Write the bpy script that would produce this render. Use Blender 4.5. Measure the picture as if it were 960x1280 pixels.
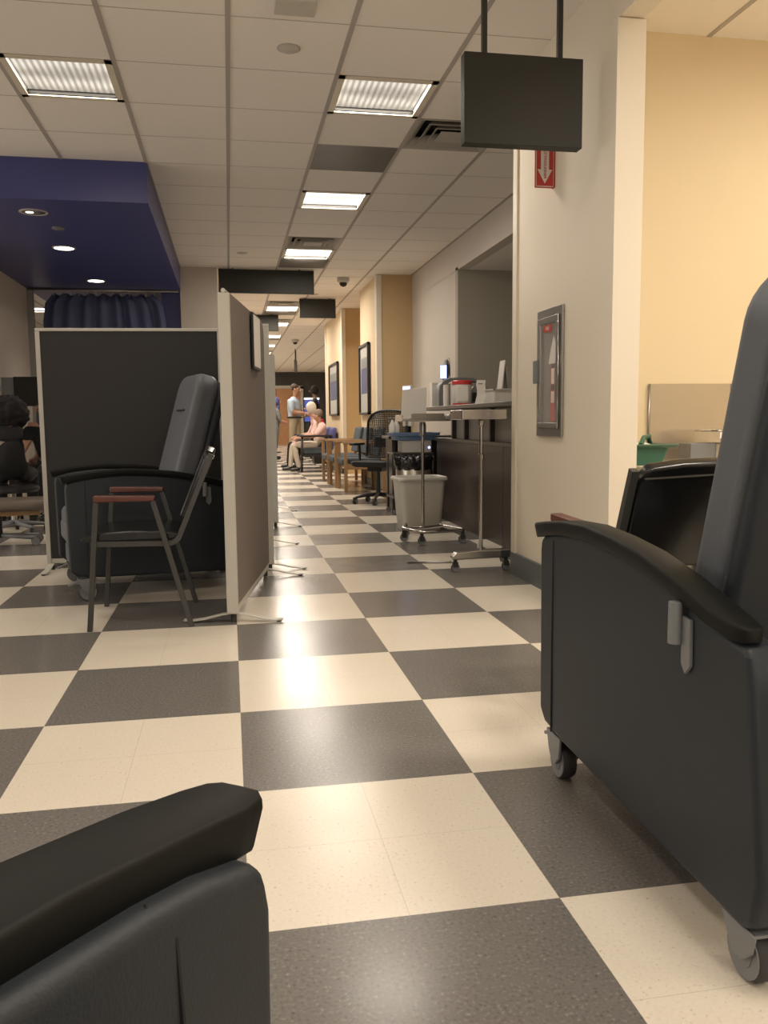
import bpy, bmesh, math, random
from mathutils import Vector, Matrix, Euler
random.seed(7)
for o in list(bpy.data.objects): bpy.data.objects.remove(o)
scn = bpy.context.scene
COL = scn.collection
PI = math.pi

# ------------------------------------------------------------------ camera, world, exposure
F_PX, YAW, PIT, ROL, CAMH = 1052.4872, 0.1800087, -0.1087357, -0.0097248, 0.9476949
def cam_basis():
    cy, sy, cp, sp = math.cos(YAW), math.sin(YAW), math.cos(PIT), math.sin(PIT)
    f = Vector((sy*cp, cy*cp, sp)); r = Vector((cy, -sy, 0)); u = r.cross(f)
    c, s = math.cos(ROL), math.sin(ROL)
    return c*r + s*u, -s*r + c*u, f
R_, U_, F_ = cam_basis()
cd = bpy.data.cameras.new('camera'); cam = bpy.data.objects.new('camera', cd); COL.objects.link(cam)
cd.sensor_fit = 'HORIZONTAL'; cd.sensor_width = 36; cd.lens = F_PX/960*36; cd.clip_start = 0.03; cd.clip_end = 200
M4 = Matrix((R_, U_, -F_)).transposed().to_4x4(); M4.translation = (0, 0, CAMH); cam.matrix_world = M4
scn.camera = cam
w = bpy.data.worlds.new('world'); scn.world = w; w.use_nodes = True
w.node_tree.nodes['Background'].inputs[0].default_value = (1.0, 0.86, 0.70, 1)
w.node_tree.nodes['Background'].inputs[1].default_value = 0.05
vs = scn.view_settings; vs.view_transform = 'Standard'; vs.look = 'None'; vs.gamma = 1; vs.exposure = 0.95
vs.use_curve_mapping = False
scn.cycles.diffuse_bounces = 7; scn.cycles.max_bounces = 12; scn.cycles.sample_clamp_indirect = 6
WARM = (1.0, 0.89, 0.76)
LIGHT_W = 13.0
def area(name, loc, rot, sx, sy, watts, col):
    ld = bpy.data.lights.new(name, 'AREA'); ld.shape = 'RECTANGLE'; ld.size = sx; ld.size_y = sy; ld.energy = watts; ld.color = col
    lo = bpy.data.objects.new(name, ld); COL.objects.link(lo); lo.location = loc; lo.rotation_euler = rot
area('fill_light_back', (0.2, -2.86, 1.55), (PI/2, 0, 0), 3.4, 1.5, 24, (1.0, .93, .85))      # fill light added behind the viewer to lift ceiling and walls
area('fill_light_left', (-6.86, 5.0, 1.55), (0, -PI/2, 0), 1.5, 5.0, 42, (1.0, .95, .9))      # second added fill, from the unseen left side, brightens the ceiling

GX0, GY0, GP, HC = -1.1685, 4.9757, 0.6096, 2.8977   # ceiling grid
FX0, FY0, FP = -0.59986, 2.71295, 0.6096             # floor checker

# ------------------------------------------------------------------ materials
def mat(name, col, rough=0.6, metal=0.0, spec=0.5, noise=0.0, nscale=40, bump=0.0, bscale=200, coat=0.0, emit=None, estr=1.0, alpha=None, trans=0.0):
    m = bpy.data.materials.new(name); m.use_nodes = True
    nt = m.node_tree; b = nt.nodes['Principled BSDF']
    b.inputs['Base Color'].default_value = (*col, 1); b.inputs['Roughness'].default_value = rough
    b.inputs['Metallic'].default_value = metal; b.inputs['Specular IOR Level'].default_value = spec
    b.inputs['Coat Weight'].default_value = coat
    if trans: b.inputs['Transmission Weight'].default_value = trans
    if emit: b.inputs['Emission Color'].default_value = (*emit, 1); b.inputs['Emission Strength'].default_value = estr
    if alpha: b.inputs['Alpha'].default_value = alpha
    tc = nt.nodes.new('ShaderNodeTexCoord')
    if noise > 0:
        n = nt.nodes.new('ShaderNodeTexNoise'); n.inputs['Scale'].default_value = nscale; n.inputs['Detail'].default_value = 4
        nt.links.new(tc.outputs['Object'], n.inputs['Vector'])
        mx = nt.nodes.new('ShaderNodeMix'); mx.data_type = 'RGBA'
        mx.inputs['A'].default_value = (*[c*(1-noise) for c in col], 1); mx.inputs['B'].default_value = (*[min(1, c*(1+noise)) for c in col], 1)
        nt.links.new(n.outputs['Fac'], mx.inputs['Factor']); nt.links.new(mx.outputs['Result'], b.inputs['Base Color'])
    if bump > 0:
        n2 = nt.nodes.new('ShaderNodeTexNoise'); n2.inputs['Scale'].default_value = bscale; n2.inputs['Detail'].default_value = 2
        nt.links.new(tc.outputs['Object'], n2.inputs['Vector'])
        bp = nt.nodes.new('ShaderNodeBump'); bp.inputs['Strength'].default_value = bump; bp.inputs['Distance'].default_value = 0.002
        nt.links.new(n2.outputs['Fac'], bp.inputs['Height']); nt.links.new(bp.outputs['Normal'], b.inputs['Normal'])
    return m

def floor_mat():
    m = bpy.data.materials.new('vinyl_floor'); m.use_nodes = True
    nt = m.node_tree; N = nt.nodes; L = nt.links; b = N['Principled BSDF']
    tc = N.new('ShaderNodeTexCoord')
    mp = N.new('ShaderNodeMapping'); mp.inputs['Location'].default_value = (-FX0/FP, -FY0/FP, 1.5)
    mp.inputs['Scale'].default_value = (1/FP, 1/FP, 0)
    L.new(tc.outputs['Object'], mp.inputs['Vector'])
    ck = N.new('ShaderNodeTexChecker'); ck.inputs['Scale'].default_value = 1.0; L.new(mp.outputs[0], ck.inputs['Vector'])
    # speckles
    def noise(scale, det=2):
        n = N.new('ShaderNodeTexNoise'); n.inputs['Scale'].default_value = scale; n.inputs['Detail'].default_value = det
        L.new(tc.outputs['Object'], n.inputs['Vector']); return n
    def ramp(src, stops):
        r = N.new('ShaderNodeValToRGB'); e = r.color_ramp.elements
        while len(e) < len(stops): e.new(0.5)
        for k, (p, c) in enumerate(stops): e[k].position = p; e[k].color = (*c, 1)
        L.new(src, r.inputs[0]); return r
    na = noise(130, 4)
    dark = ramp(na.outputs['Fac'], [(0.28, (.10, .094, .088)), (0.42, (.158, .148, .138)), (0.60, (.175, .164, .153)), (0.74, (.29, .268, .245))])
    light = ramp(na.outputs['Fac'], [(0.28, (.52, .45, .37)), (0.36, (.72, .66, .56)), (0.66, (.76, .70, .60)), (0.76, (.66, .60, .52))])
    mx = N.new('ShaderNodeMix'); mx.data_type = 'RGBA'
    L.new(ck.outputs['Fac'], mx.inputs['Factor'])
    L.new(light.outputs[0], mx.inputs['A']); L.new(dark.outputs[0], mx.inputs['B'])
    # tile joints every 12 inches
    sp = N.new('ShaderNodeSeparateXYZ'); L.new(tc.outputs['Object'], sp.inputs[0])
    js = []
    for ax, off in (('X', FX0), ('Y', FY0)):
        a = N.new('ShaderNodeMath'); a.operation = 'SUBTRACT'; L.new(sp.outputs[ax], a.inputs[0]); a.inputs[1].default_value = off - 50*FP
        p = N.new('ShaderNodeMath'); p.operation = 'PINGPONG'; L.new(a.outputs[0], p.inputs[0]); p.inputs[1].default_value = FP/4
        q = N.new('ShaderNodeMath'); q.operation = 'LESS_THAN'; L.new(p.outputs[0], q.inputs[0]); q.inputs[1].default_value = 0.0007
        js.append(q)
    j = N.new('ShaderNodeMath'); j.operation = 'MAXIMUM'; L.new(js[0].outputs[0], j.inputs[0]); L.new(js[1].outputs[0], j.inputs[1])
    jf = N.new('ShaderNodeMath'); jf.operation = 'MULTIPLY'; L.new(j.outputs[0], jf.inputs[0]); jf.inputs[1].default_value = 0.35
    m2 = N.new('ShaderNodeMix'); m2.data_type = 'RGBA'; L.new(jf.outputs[0], m2.inputs['Factor'])
    L.new(mx.outputs['Result'], m2.inputs['A']); m2.inputs['B'].default_value = (.22, .18, .14, 1)
    L.new(m2.outputs['Result'], b.inputs['Base Color'])
    nb = noise(3.0, 3)
    rr = N.new('ShaderNodeMapRange'); L.new(nb.outputs['Fac'], rr.inputs[0]); rr.inputs[1].default_value = .3; rr.inputs[2].default_value = .7
    rr.inputs[3].default_value = 0.20; rr.inputs[4].default_value = 0.27; L.new(rr.outputs[0], b.inputs['Roughness'])
    nc = noise(5.0, 3); bp = N.new('ShaderNodeBump'); bp.inputs['Strength'].default_value = 0.03; bp.inputs['Distance'].default_value = 0.01
    L.new(nc.outputs['Fac'], bp.inputs['Height']); L.new(bp.outputs[0], b.inputs['Normal'])
    b.inputs['Specular IOR Level'].default_value = 0.45
    return m

def lens_mat(name, strength, rib=0.0, col=(1.0, .93, .82)):
    """prismatic acrylic lens of a fluorescent troffer: two brighter tube bands, fine ribs"""
    m = bpy.data.materials.new(name); m.use_nodes = True
    nt = m.node_tree; N = nt.nodes; L = nt.links; b = N['Principled BSDF']
    tc = N.new('ShaderNodeTexCoord')
    wv = N.new('ShaderNodeTexWave'); wv.wave_type = 'BANDS'; wv.bands_direction = 'X'; wv.inputs['Scale'].default_value = 8.5
    L.new(tc.outputs['Object'], wv.inputs['Vector'])
    w2 = N.new('ShaderNodeTexWave'); w2.bands_direction = 'Y'; w2.inputs['Scale'].default_value = 1.2; w2.inputs['Distortion'].default_value = 2.0
    w2.inputs['Detail Scale'].default_value = 3
    L.new(tc.outputs['Object'], w2.inputs['Vector'])
    a = N.new('ShaderNodeMapRange'); L.new(wv.outputs['Fac'], a.inputs[0]); a.inputs[3].default_value = 1-rib; a.inputs[4].default_value = 1.0
    c = N.new('ShaderNodeMapRange'); L.new(w2.outputs['Fac'], c.inputs[0]); c.inputs[3].default_value = 0.55 if rib else .85; c.inputs[4].default_value = 1.15
    d = N.new('ShaderNodeMath'); d.operation = 'MULTIPLY'; L.new(a.outputs[0], d.inputs[0]); L.new(c.outputs[0], d.inputs[1])
    e = N.new('ShaderNodeMath'); e.operation = 'MULTIPLY'; L.new(d.outputs[0], e.inputs[0]); e.inputs[1].default_value = strength
    b.inputs['Base Color'].default_value = (.5, .5, .48, 1); b.inputs['Roughness'].default_value = .4
    b.inputs['Emission Color'].default_value = (*col, 1); L.new(e.outputs[0], b.inputs['Emission Strength'])
    return m

MT = dict(
    floor=floor_mat(),
    ceil=mat('ceiling_tile', (.86, .82, .77), .9, noise=.04, nscale=90, bump=.25, bscale=260, spec=.1),
    tbar=mat('ceiling_grid', (.42, .38, .35), .6),
    cream=mat('cream_paint', (.78, .715, .60), .65, noise=.015, nscale=3, spec=.3),
    nookwall=mat('yellow_paint', (.72, .61, .41), .6, noise=.015, nscale=3, spec=.3),
    tan=mat('tan_paint', (.55, .40, .22), .65, noise=.02, nscale=4, spec=.3),
    lightyel=mat('pale_yellow_paint', (.66, .54, .37), .65, noise=.02, nscale=4, spec=.3),
    beige=mat('beige_paint', (.56, .50, .43), .7, noise=.02, nscale=3, spec=.2),
    white=mat('off_white_paint', (.62, .57, .51), .7, noise=.02, nscale=3, spec=.2),
    greenish=mat('grey_green_paint', (.40, .375, .31), .7, noise=.02, nscale=3, spec=.2),
    char=mat('charcoal_paint', (.05, .05, .048), .6, noise=.03, nscale=3),
    blue=mat('navy_paint', (.05, .056, .21), .38, noise=.03, nscale=2, spec=.6),
    baseb=mat('grey_vinyl_base', (.105, .12, .125), .45),
    guard=mat('corner_guard', (.72, .66, .55), .45),
    signdark=mat('sign_charcoal', (.022, .022, .017), .55, spec=.3),
    rod=mat('dark_rod', (.03, .03, .028), .5, metal=.3),
    alu=mat('brushed_aluminium', (.42, .41, .39), .32, metal=.9, noise=.05, nscale=60),
    chrome=mat('chrome', (.55, .53, .50), .18, metal=1.0),
    steel=mat('stainless_sheet', (.60, .54, .46), .34, metal=.92, noise=.05, nscale=5),
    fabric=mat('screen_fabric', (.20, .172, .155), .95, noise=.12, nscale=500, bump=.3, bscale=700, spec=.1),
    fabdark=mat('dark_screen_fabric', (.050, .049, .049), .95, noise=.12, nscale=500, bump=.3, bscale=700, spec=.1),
    frame=mat('screen_frame', (.50, .48, .43), .45),
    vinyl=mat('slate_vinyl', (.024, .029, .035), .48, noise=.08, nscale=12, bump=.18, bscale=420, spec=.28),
    vinlit=mat('slate_vinyl_lit', (.115, .126, .142), .48, noise=.06, nscale=12, bump=.18, bscale=420, spec=.3),  # lighter copy of the slate vinyl, light on the cushions put into the colour
    armblk=mat('black_urethane', (.0055, .006, .0055), .55, bump=.05, bscale=300, spec=.2),
    seam=mat('seam_thread', (.008, .008, .008), .7),
    greyplast=mat('grey_plastic', (.19, .195, .20), .45),
    darkrub=mat('dark_rubber', (.03, .03, .03), .6),
    blkvinyl=mat('black_vinyl', (.010, .010, .010), .22, spec=.5, bump=.1, bscale=60),
    frametube=mat('graphite_tube', (.05, .05, .047), .45, metal=.2),
    cherry=mat('cherry_wood', (.095, .026, .016), .35, noise=.35, nscale=25),
    oak=mat('oak_wood', (.36, .21, .095), .42, noise=.25, nscale=25),
    door=mat('oak_door', (.42, .22, .10), .45, noise=.2, nscale=8),
    seatblue=mat('slate_blue_fabric', (.055, .073, .09), .85, noise=.15, nscale=200),
    purple=mat('indigo_fabric', (.09, .09, .26), .8, noise=.1, nscale=100),
    desk=mat('espresso_laminate', (.040, .029, .024), .35, noise=.2, nscale=15),
    greypan=mat('grey_laminate', (.30, .285, .26), .5),
    worktop=mat('dark_worktop', (.045, .040, .036), .3),
    bin=mat('grey_white_plastic', (.50, .48, .42), .5),
    whitep=mat('white_plastic', (.72, .69, .64), .45),
    paper=mat('paper', (.80, .77, .72), .8),
    redp=mat('red_plastic', (.55, .03, .03), .4),
    redsign=mat('red_sign', (.50, .045, .03), .5),
    green=mat('green_plastic', (.035, .13, .085), .4),
    bluecl=mat('blue_plastic', (.16, .25, .42), .5),
    glass=mat('clear_acrylic', (.85, .83, .78), .08, alpha=.13),
    mesh=mat('black_mesh', (.016, .016, .015), .7),
    curtain=mat('navy_curtain', (.10, .115, .21), .85, noise=.1, nscale=40),
    picblue=mat('print_blue', (.06, .07, .16), .5, noise=.5, nscale=9),
    matgrey=mat('picture_mount', (.42, .42, .40), .6),
    skin=mat('skin', (.48, .26, .18), .55), skindark=mat('brown_skin', (.19, .10, .065), .55),
    hairw=mat('white_hair', (.68, .62, .55), .9), hairb=mat('black_hair', (.005, .0045, .0045), .85, bump=.8, bscale=60),
    hairbr=mat('brown_hair', (.06, .035, .025), .8), hairg=mat('grey_hair', (.20, .15, .11), .85),
    shirtblue=mat('blue_shirt', (.42, .52, .62), .8, noise=.25, nscale=60), khaki=mat('khaki', (.40, .33, .23), .85),
    stone=mat('stone_trousers', (.55, .49, .42), .85), pink=mat('pink_shirt', (.72, .50, .47), .8),
    blackcl=mat('black_cloth', (.006, .006, .0065), .85, bump=.3, bscale=60), floral=mat('floral_dress', (.16, .16, .16), .8, noise=.8, nscale=30),
    shoe=mat('black_shoe', (.012, .011, .010), .4), screenlit=mat('lit_display', (.02, .02, .03), .3, emit=(.42, .50, 1.0), estr=1.4),
    screenblue=mat('blue_display', (.02, .02, .05), .3, emit=(.06, .08, .30), estr=.7),
    black=mat('black_plastic', (.013, .013, .013), .4), brownseat=mat('taupe_vinyl', (.13, .105, .08), .4),
    grey5=mat('grey_blank_panel', (.25, .235, .22), .8),
    vent=mat('vent_metal', (.42, .395, .36), .5), void=mat('vent_void', (.03, .028, .026), .9),
)
LENS_NEAR = lens_mat('ribbed_lens', .36, rib=.62)
LENS_MID = lens_mat('clear_lens', .95, rib=.2)
LENS_FAR = lens_mat('bright_lens', 2.4)

# ------------------------------------------------------------------ mesh helpers
class MB:
    def __init__(s): s.v = []; s.f = []
    def add(s, vs, fs):
        n = len(s.v); s.v += [tuple(v) for v in vs]; s.f += [tuple(i+n for i in f) for f in fs]; return s
    def box(s, x0, x1, y0, y1, z0, z1, m=None):
        vs = [Vector((x, y, z)) for z in (z0, z1) for y in (y0, y1) for x in (x0, x1)]
        if m: vs = [m @ v for v in vs]
        return s.add(vs, [(0,2,3,1),(4,5,7,6),(0,1,5,4),(2,6,7,3),(0,4,6,2),(1,3,7,5)])
    def cbox(s, c, d, rot=(0,0,0)):
        m = Matrix.Translation(c) @ Euler(rot).to_matrix().to_4x4()
        return s.box(-d[0]/2, d[0]/2, -d[1]/2, d[1]/2, -d[2]/2, d[2]/2, m)
    def tube(s, pts, r, n=10, rs=None, cap=True, sq=False):
        pts = [Vector(p) for p in pts]; N = len(pts); base = len(s.v); up = None
        for i, p in enumerate(pts):
            d = (pts[min(i+1, N-1)] - pts[max(i-1, 0)]).normalized()
            if up is None:
                a = Vector((0, 0, 1)) if abs(d.z) < .9 else Vector((0, 1, 0))
                up = (a - d*a.dot(d)).normalized()
            else: up = (up - d*up.dot(d)).normalized()
            b = d.cross(up); rr = rs[i] if rs else r
            for k in range(n):
                t = 2*PI*(k+.5)/n; q = rr*(1.414 if sq else 1)
                s.v.append(tuple(p + up*math.cos(t)*q + b*math.sin(t)*q))
        for i in range(N-1):
            for k in range(n):
                a = base+i*n+k; b2 = base+i*n+(k+1) % n
                s.f.append((a, b2, b2+n, a+n))
        if cap:
            s.f.append(tuple(base+k for k in range(n))[::-1]); s.f.append(tuple(base+(N-1)*n+k for k in range(n)))
        return s
    def cyl(s, p0, p1, r, n=20, r1=None): return s.tube([p0, p1], r, n, rs=[r, r if r1 is None else r1])
    def lathe(s, prof, n=28, c=(0,0,0), axis='z'):
        base = len(s.v)
        for (r, z) in prof:
            for k in range(n):
                t = 2*PI*k/n; a, b = r*math.cos(t), r*math.sin(t)
                p = (a, b, z) if axis == 'z' else ((a, z, b) if axis == 'y' else (z, a, b))
                s.v.append((p[0]+c[0], p[1]+c[1], p[2]+c[2]))
        for i in range(len(prof)-1):
            for k in range(n):
                a = base+i*n+k; b = base+i*n+(k+1) % n; s.f.append((a, b, b+n, a+n))
        s.f.append(tuple(base+k for k in range(n))[::-1]); s.f.append(tuple(base+(len(prof)-1)*n+k for k in range(n)))
        return s
    def prism(s, outline, a0, a1, plane='xz'):
        """outline extruded along the missing axis"""
        n = len(outline); vs = []
        for a in (a0, a1):
            for (p, q) in outline:
                vs.append({'xz': (p, a, q), 'yz': (a, p, q), 'xy': (p, q, a)}[plane])
        fs = [tuple(range(n)), tuple(range(2*n-1, n-1, -1))]
        for k in range(n): fs.append((k, k+n, (k+1) % n+n, (k+1) % n))
        return s.add(vs, fs)
    def loft(s, rings, cap=True):
        n = len(rings[0]); base = len(s.v)
        for r in rings: s.v += [tuple(p) for p in r]
        for i in range(len(rings)-1):
            for k in range(n):
                a = base+i*n+k; b = base+i*n+(k+1) % n; s.f.append((a, b, b+n, a+n))
        if cap: s.f.append(tuple(base+k for k in range(n))[::-1]); s.f.append(tuple(base+(len(rings)-1)*n+k for k in range(n)))
        return s

def obj(name, mb, m, parent=None, bev=0, seg=2, sub=0, smooth=True, angle=40, kind=None, label=None, cat=None, group=None, loc=None):
    me = bpy.data.meshes.new(name); me.from_pydata(mb.v, [], mb.f)
    bm = bmesh.new(); bm.from_mesh(me); bmesh.ops.recalc_face_normals(bm, faces=bm.faces); 
    for e in bm.edges:
        if len(e.link_faces) == 2 and e.calc_face_angle(0) > math.radians(angle): e.smooth = False
    bm.to_mesh(me); bm.free()
    if smooth:
        for p in me.polygons: p.use_smooth = True
    me.materials.append(m if not isinstance(m, str) else MT[m])
    o = bpy.data.objects.new(name, me); COL.objects.link(o)
    if parent: o.parent = parent
    if loc: o.location = loc
    if bev:
        b = o.modifiers.new('bevel', 'BEVEL'); b.width = bev; b.segments = seg; b.limit_method = 'ANGLE'; b.angle_limit = math.radians(35); b.harden_normals = False
        for e in me.edges: e.use_edge_sharp = False
        wn = o.modifiers.new('wn', 'WEIGHTED_NORMAL'); wn.weight = 80
    if sub:
        b = o.modifiers.new('sub', 'SUBSURF'); b.levels = sub; b.render_levels = sub
        for e in me.edges: e.use_edge_sharp = False
    if kind: o['kind'] = kind
    if label: o['label'] = label
    if cat: o['category'] = cat
    if group: o['group'] = group
    return o
def thing(name, label, cat, loc=(0,0,0), rz=0, group=None):
    o = bpy.data.objects.new(name, None); COL.objects.link(o); o.empty_display_size = .1
    o.location = loc; o.rotation_euler = (0, 0, rz); o['label'] = label; o['category'] = cat
    if group: o['group'] = group
    return o
def copy_tree(o, parent=None, label=None, loc=None, rz=None, cat=None):
    c = o.copy(); COL.objects.link(c)
    if parent is not None: c.parent = parent
    if label: c['label'] = label
    if cat: c['category'] = cat
    if loc is not None: c.location = loc
    if rz is not None: c.rotation_euler = (0, 0, rz)
    for ch in [x for x in list(bpy.data.objects) if x.parent == o]: copy_tree(ch, c)
    return c
def struct(name, mb, m, **k): return obj(name, mb, m, kind='structure', smooth=False, **k)
def S(name, m, *b, **k):
    q = MB()
    for x in b: q.box(*x)
    return struct(name, q, m, **k)

# ------------------------------------------------------------------ structure
YB, YF, XL, XR = -3.0, 34.6, -7.0, 4.8
S('floor', 'floor', (XL-.2, XR+.2, YB-.2, YF+.2, -.1, 0))
HALL = [(3, j) for j in (-11, -7, 0, 4, 8, 12, 16, 20, 24, 28, 32, 36, 40, 44)]
LEFT = [(0, -4), (0, 0), (0, -8), (-6, 0), (-6, 4), (-6, 8), (-6, -6), (-6, 21), (-9, 2), (-9, 8), (-4, 14), (-4, 17)]
VENTS = [(4, 1), (3, 7), (3, 15), (3, 19), (3, 25), (3, 31)]
GREYP = [(3, 2), (3, 9), (3, 17)]
NOOKL = [(7, -4), (7, -9), (5, -6)]
holes = set(HALL + LEFT + VENTS + NOOKL)
cb = MB(); tb = MB()
for k in range(-10, 10):
    for j in range(-13, 49):
        x0, y0 = GX0+k*GP, GY0+j*GP
        if (k, j) in holes: continue
        cb.box(x0+.004, x0+GP-.004, y0+.002, y0+GP-.002, HC, HC+.015)
struct('ceiling', cb, 'ceil')
for k in range(-10, 11): tb.box(GX0+k*GP-.013, GX0+k*GP+.013, YB, YF, HC-.004, HC+.02)
for j in range(-13, 50):
    y = GY0+j*GP
    tb.box(GX0-10*GP, GX0+10*GP, y-.003, y+.003, HC-.001, HC+.018)
ck = struct('ceiling_grid', tb, 'tbar')
S('ceiling_void', 'void', (XL-.2, XR+.2, YB-.2, YF+.2, HC+.16, HC+.2))
for k, (kk, j) in enumerate(GREYP):
    x0, y0 = GX0+kk*GP, GY0+j*GP
    q = MB().box(x0+.012, x0+GP-.012, y0+.006, y0+GP-.006, HC-.003, HC+.004)
    t = obj('blank_ceiling_panel', q, 'grey5', label=['grey blank access panel in the ceiling beside the nearest air vent', 'grey blank panel in the ceiling above the wide dark hanging sign', 'grey blank ceiling panel far down the hallway'][k], cat='ceiling panel', group='grey panels in the hallway ceiling')

# right side: pier with the extinguisher cabinet, beam over the nook, nook walls
PX, PY0, PY1 = 1.70, 3.58, 4.90
S('wall_right', 'cream', (PX, PX+.11, PY0, PY1, 0, HC+.02))
S('trim_1', 'guard', (PX-.014, PX+.012, PY1-.055, PY1+.012, .0, HC-.01))           # far corner strip
struct('trim_2', MB().prism([(PX-.012, PY0+.17), (PX-.012, PY0-.012), (PX+.122, PY0-.012), (PX+.122, PY0+.05), (PX+.11, PY0+.05), (PX+.11, PY0), (PX, PY0), (PX, PY0+.17)], .0, 2.655, 'xy'), 'cream', bev=.003)
S('trim_3', 'cream', (PX, PX+.11, YB, PY0, 2.66, HC+.02))
S('wall_nook', 'nookwall', (PX+.11, XR, 4.2, 4.6, 0, HC+.02))
S('wall_station_side', 'cream', (PX+.11, XR, 4.6, PY1, 0, HC+.02))
S('wall_nook_right', 'nookwall', (XR-.6, XR-.5, YB, 4.2, 0, HC+.02))
S('baseboard_right', 'baseb', (PX-.018, PX+.126, PY0-.018, PY1+.014, 0, .135))
# nurse station recess
RX, RY1 = 2.50, 11.43
S('trim_4', 'white', (RX, RX+.12, PY1, RY1, 2.57, HC+.02))
S('ceiling_station', 'ceil', (RX+.12, XR, PY1, 9.1, 2.57, 2.6))
S('wall_station_back', 'greenish', (RX, XR, 9.1, 9.2, 0, 2.6))
S('wall_station_right', 'greenish', (XR-.1, XR, PY1, 9.1, 0, 2.6))
S('wall_recess', 'white', (RX, RX+.12, 9.2, RY1, 0, 2.575))
S('wall_hall_end_face', 'tan', (2.03, RX+.15, RY1, RY1+.1, 0, HC+.02))
S('wall_hall_right', 'lightyel', (2.015, 2.12, RY1+.03, 12.95, 0, HC+.02))
S('trim_5', 'guard', (2.0, 2.07, RY1-.015, RY1+.12, 0, HC-.01))
S('wall_alcove', 'tan', (2.62, 2.72, 12.95, 14.9, 0, HC+.02), (2.12, 2.72, 12.85, 12.95, 0, HC+.02))
S('wall_hall_pier', 'lightyel', (2.0, 2.1, 14.93, 17.5, 0, HC+.02))
S('wall_hall_pier_face', 'tan', (2.02, 2.72, 14.9, 15.0, 0, HC+.02))
S('trim_6', 'guard', (1.985, 2.05, 14.88, 15.02, 0, HC-.01), (1.985, 2.05, 17.38, 17.52, 0, HC-.01))
S('wall_far_right', 'lightyel', (XR-.1, XR, 17.4, YF, 0, HC+.02), (2.1, XR, 17.4, 17.5, 0, HC+.02))
S('baseboard_hall', 'baseb', (2.0, 2.03, RY1-.02, 12.95, 0, .1), (1.985, 2.0, 14.88, 17.5, 0, .1))
S('wall_far', 'char', (-.1, XR, 34.3, YF, 0, HC+.02))
# far double door
S('door_1', 'door', (.9, 1.88, 34.24, 34.3, 0, 2.24), (1.9, 2.86, 34.24, 34.3, 0, 2.24))
S('trim_7', 'frame', (.8, .9, 34.2, 34.3, 0, 2.34), (2.86, 2.97, 34.2, 34.3, 0, 2.34), (.8, 2.97, 34.2, 34.3, 2.24, 2.36))
# left side
S('wall_left_block', 'beige', (-.56, -.1, 11.17, 14.0, 0, HC+.02))
S('wall_hall_left', 'beige', (-.2, -.1, 14.0, YF, 0, HC+.02))
S('wall_left', 'beige', (-2.52, -2.4, 8.3, 11.17, 0, HC+.02))
S('trim_8', 'greypan', (-2.53, -2.33, 11.17, 11.25, 0, 2.6))
S('wall_outer_left', 'beige', (XL-.1, XL, YB, YF, 0, HC+.02))
S('wall_back', 'beige', (XL, XR, YB-.1, YB, 0, HC+.02))
for nm, bx in (('added_window_1', (-1.55, 1.95, YB, YB+.05, .76, 2.34)), ('added_window_2', (XL, XL+.05, 2.45, 7.55, .76, 2.34))):  # unseen window frames, added to go with the two fill lights
    x0, x1, y0, y1, z0, z1 = bx; q = MB(); al = (x1-x0) > .1
    for f_ in (0, .25, .5, .75, 1):
        if al: c_ = x0+(x1-x0)*f_; q.box(c_-.03, c_+.03, y0, y1+.02, z0, z1)
        else: c_ = y0+(y1-y0)*f_; q.box(x0, x1+.02, c_-.03, c_+.03, z0, z1)
    q.box(x0, x1, y0, y1, z0-.05, z0); q.box(x0, x1, y0, y1, z1, z1+.05)
    struct(nm, q, 'frame')
S('wall_room_end', 'beige', (XL, -.2, 20, 20.1, 0, HC+.02))
S('wall_far_end', 'beige', (XL, -.1, YF-.1, YF, 0, HC+.02))
S('soffit', 'blue', (-2.4, -.555, 6.81, 16.0, 2.60, HC+.01))
S('wall_curtain_side', 'blue', (-.80, -.56, 11.3, 11.42, 0, 2.6))

# ------------------------------------------------------------------ ceiling fittings
def troffer(name, label, kk, j, lens, group, W=None, parent_only=False):
    x0, y0 = GX0+kk*GP, GY0+j*GP
    cx, cy = x0+GP/2, y0+GP/2
    t = thing(name, label, 'ceiling light', (cx, cy, HC), 0, group)
    h = GP/2
    q = MB()
    for a in (-1, 1):
        q.box(min(a*(h-.012), a*(h-.05)), max(a*(h-.012), a*(h-.05)), -h+.006, h-.006, -.006, .006)
        q.box(-h+.012, h-.012, min(a*(h-.006), a*(h-.045)), max(a*(h-.006), a*(h-.045)), -.006, .006)
    obj('frame', q, 'guard', t, smooth=False)
    q = MB()
    for a in (-1, 1):
        q.box(min(a*(h-.05), a*(h-.03)), max(a*(h-.05), a*(h-.03)), -h+.03, h-.03, .0, .06)
        q.box(-h+.05, h-.05, min(a*(h-.045), a*(h-.03)), max(a*(h-.045), a*(h-.03)), .0, .06)
    q.box(-h+.02, h-.02, -h+.02, h-.02, .06, .08)
    obj('housing', q, 'rod', t, smooth=False)
    q = MB().box(-h+.05, h-.05, -h+.045, h-.045, .028, .034)
    obj('lens', q, lens, t, smooth=False)
    ld = bpy.data.lights.new('tube_light', 'AREA'); ld.shape = 'SQUARE'; ld.size = .50; ld.energy = LIGHT_W if W is None else W; ld.color = WARM
    lo = bpy.data.objects.new('tube_light', ld); COL.objects.link(lo); lo.parent = t; lo.location = (0, 0, .024)
    return t
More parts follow.
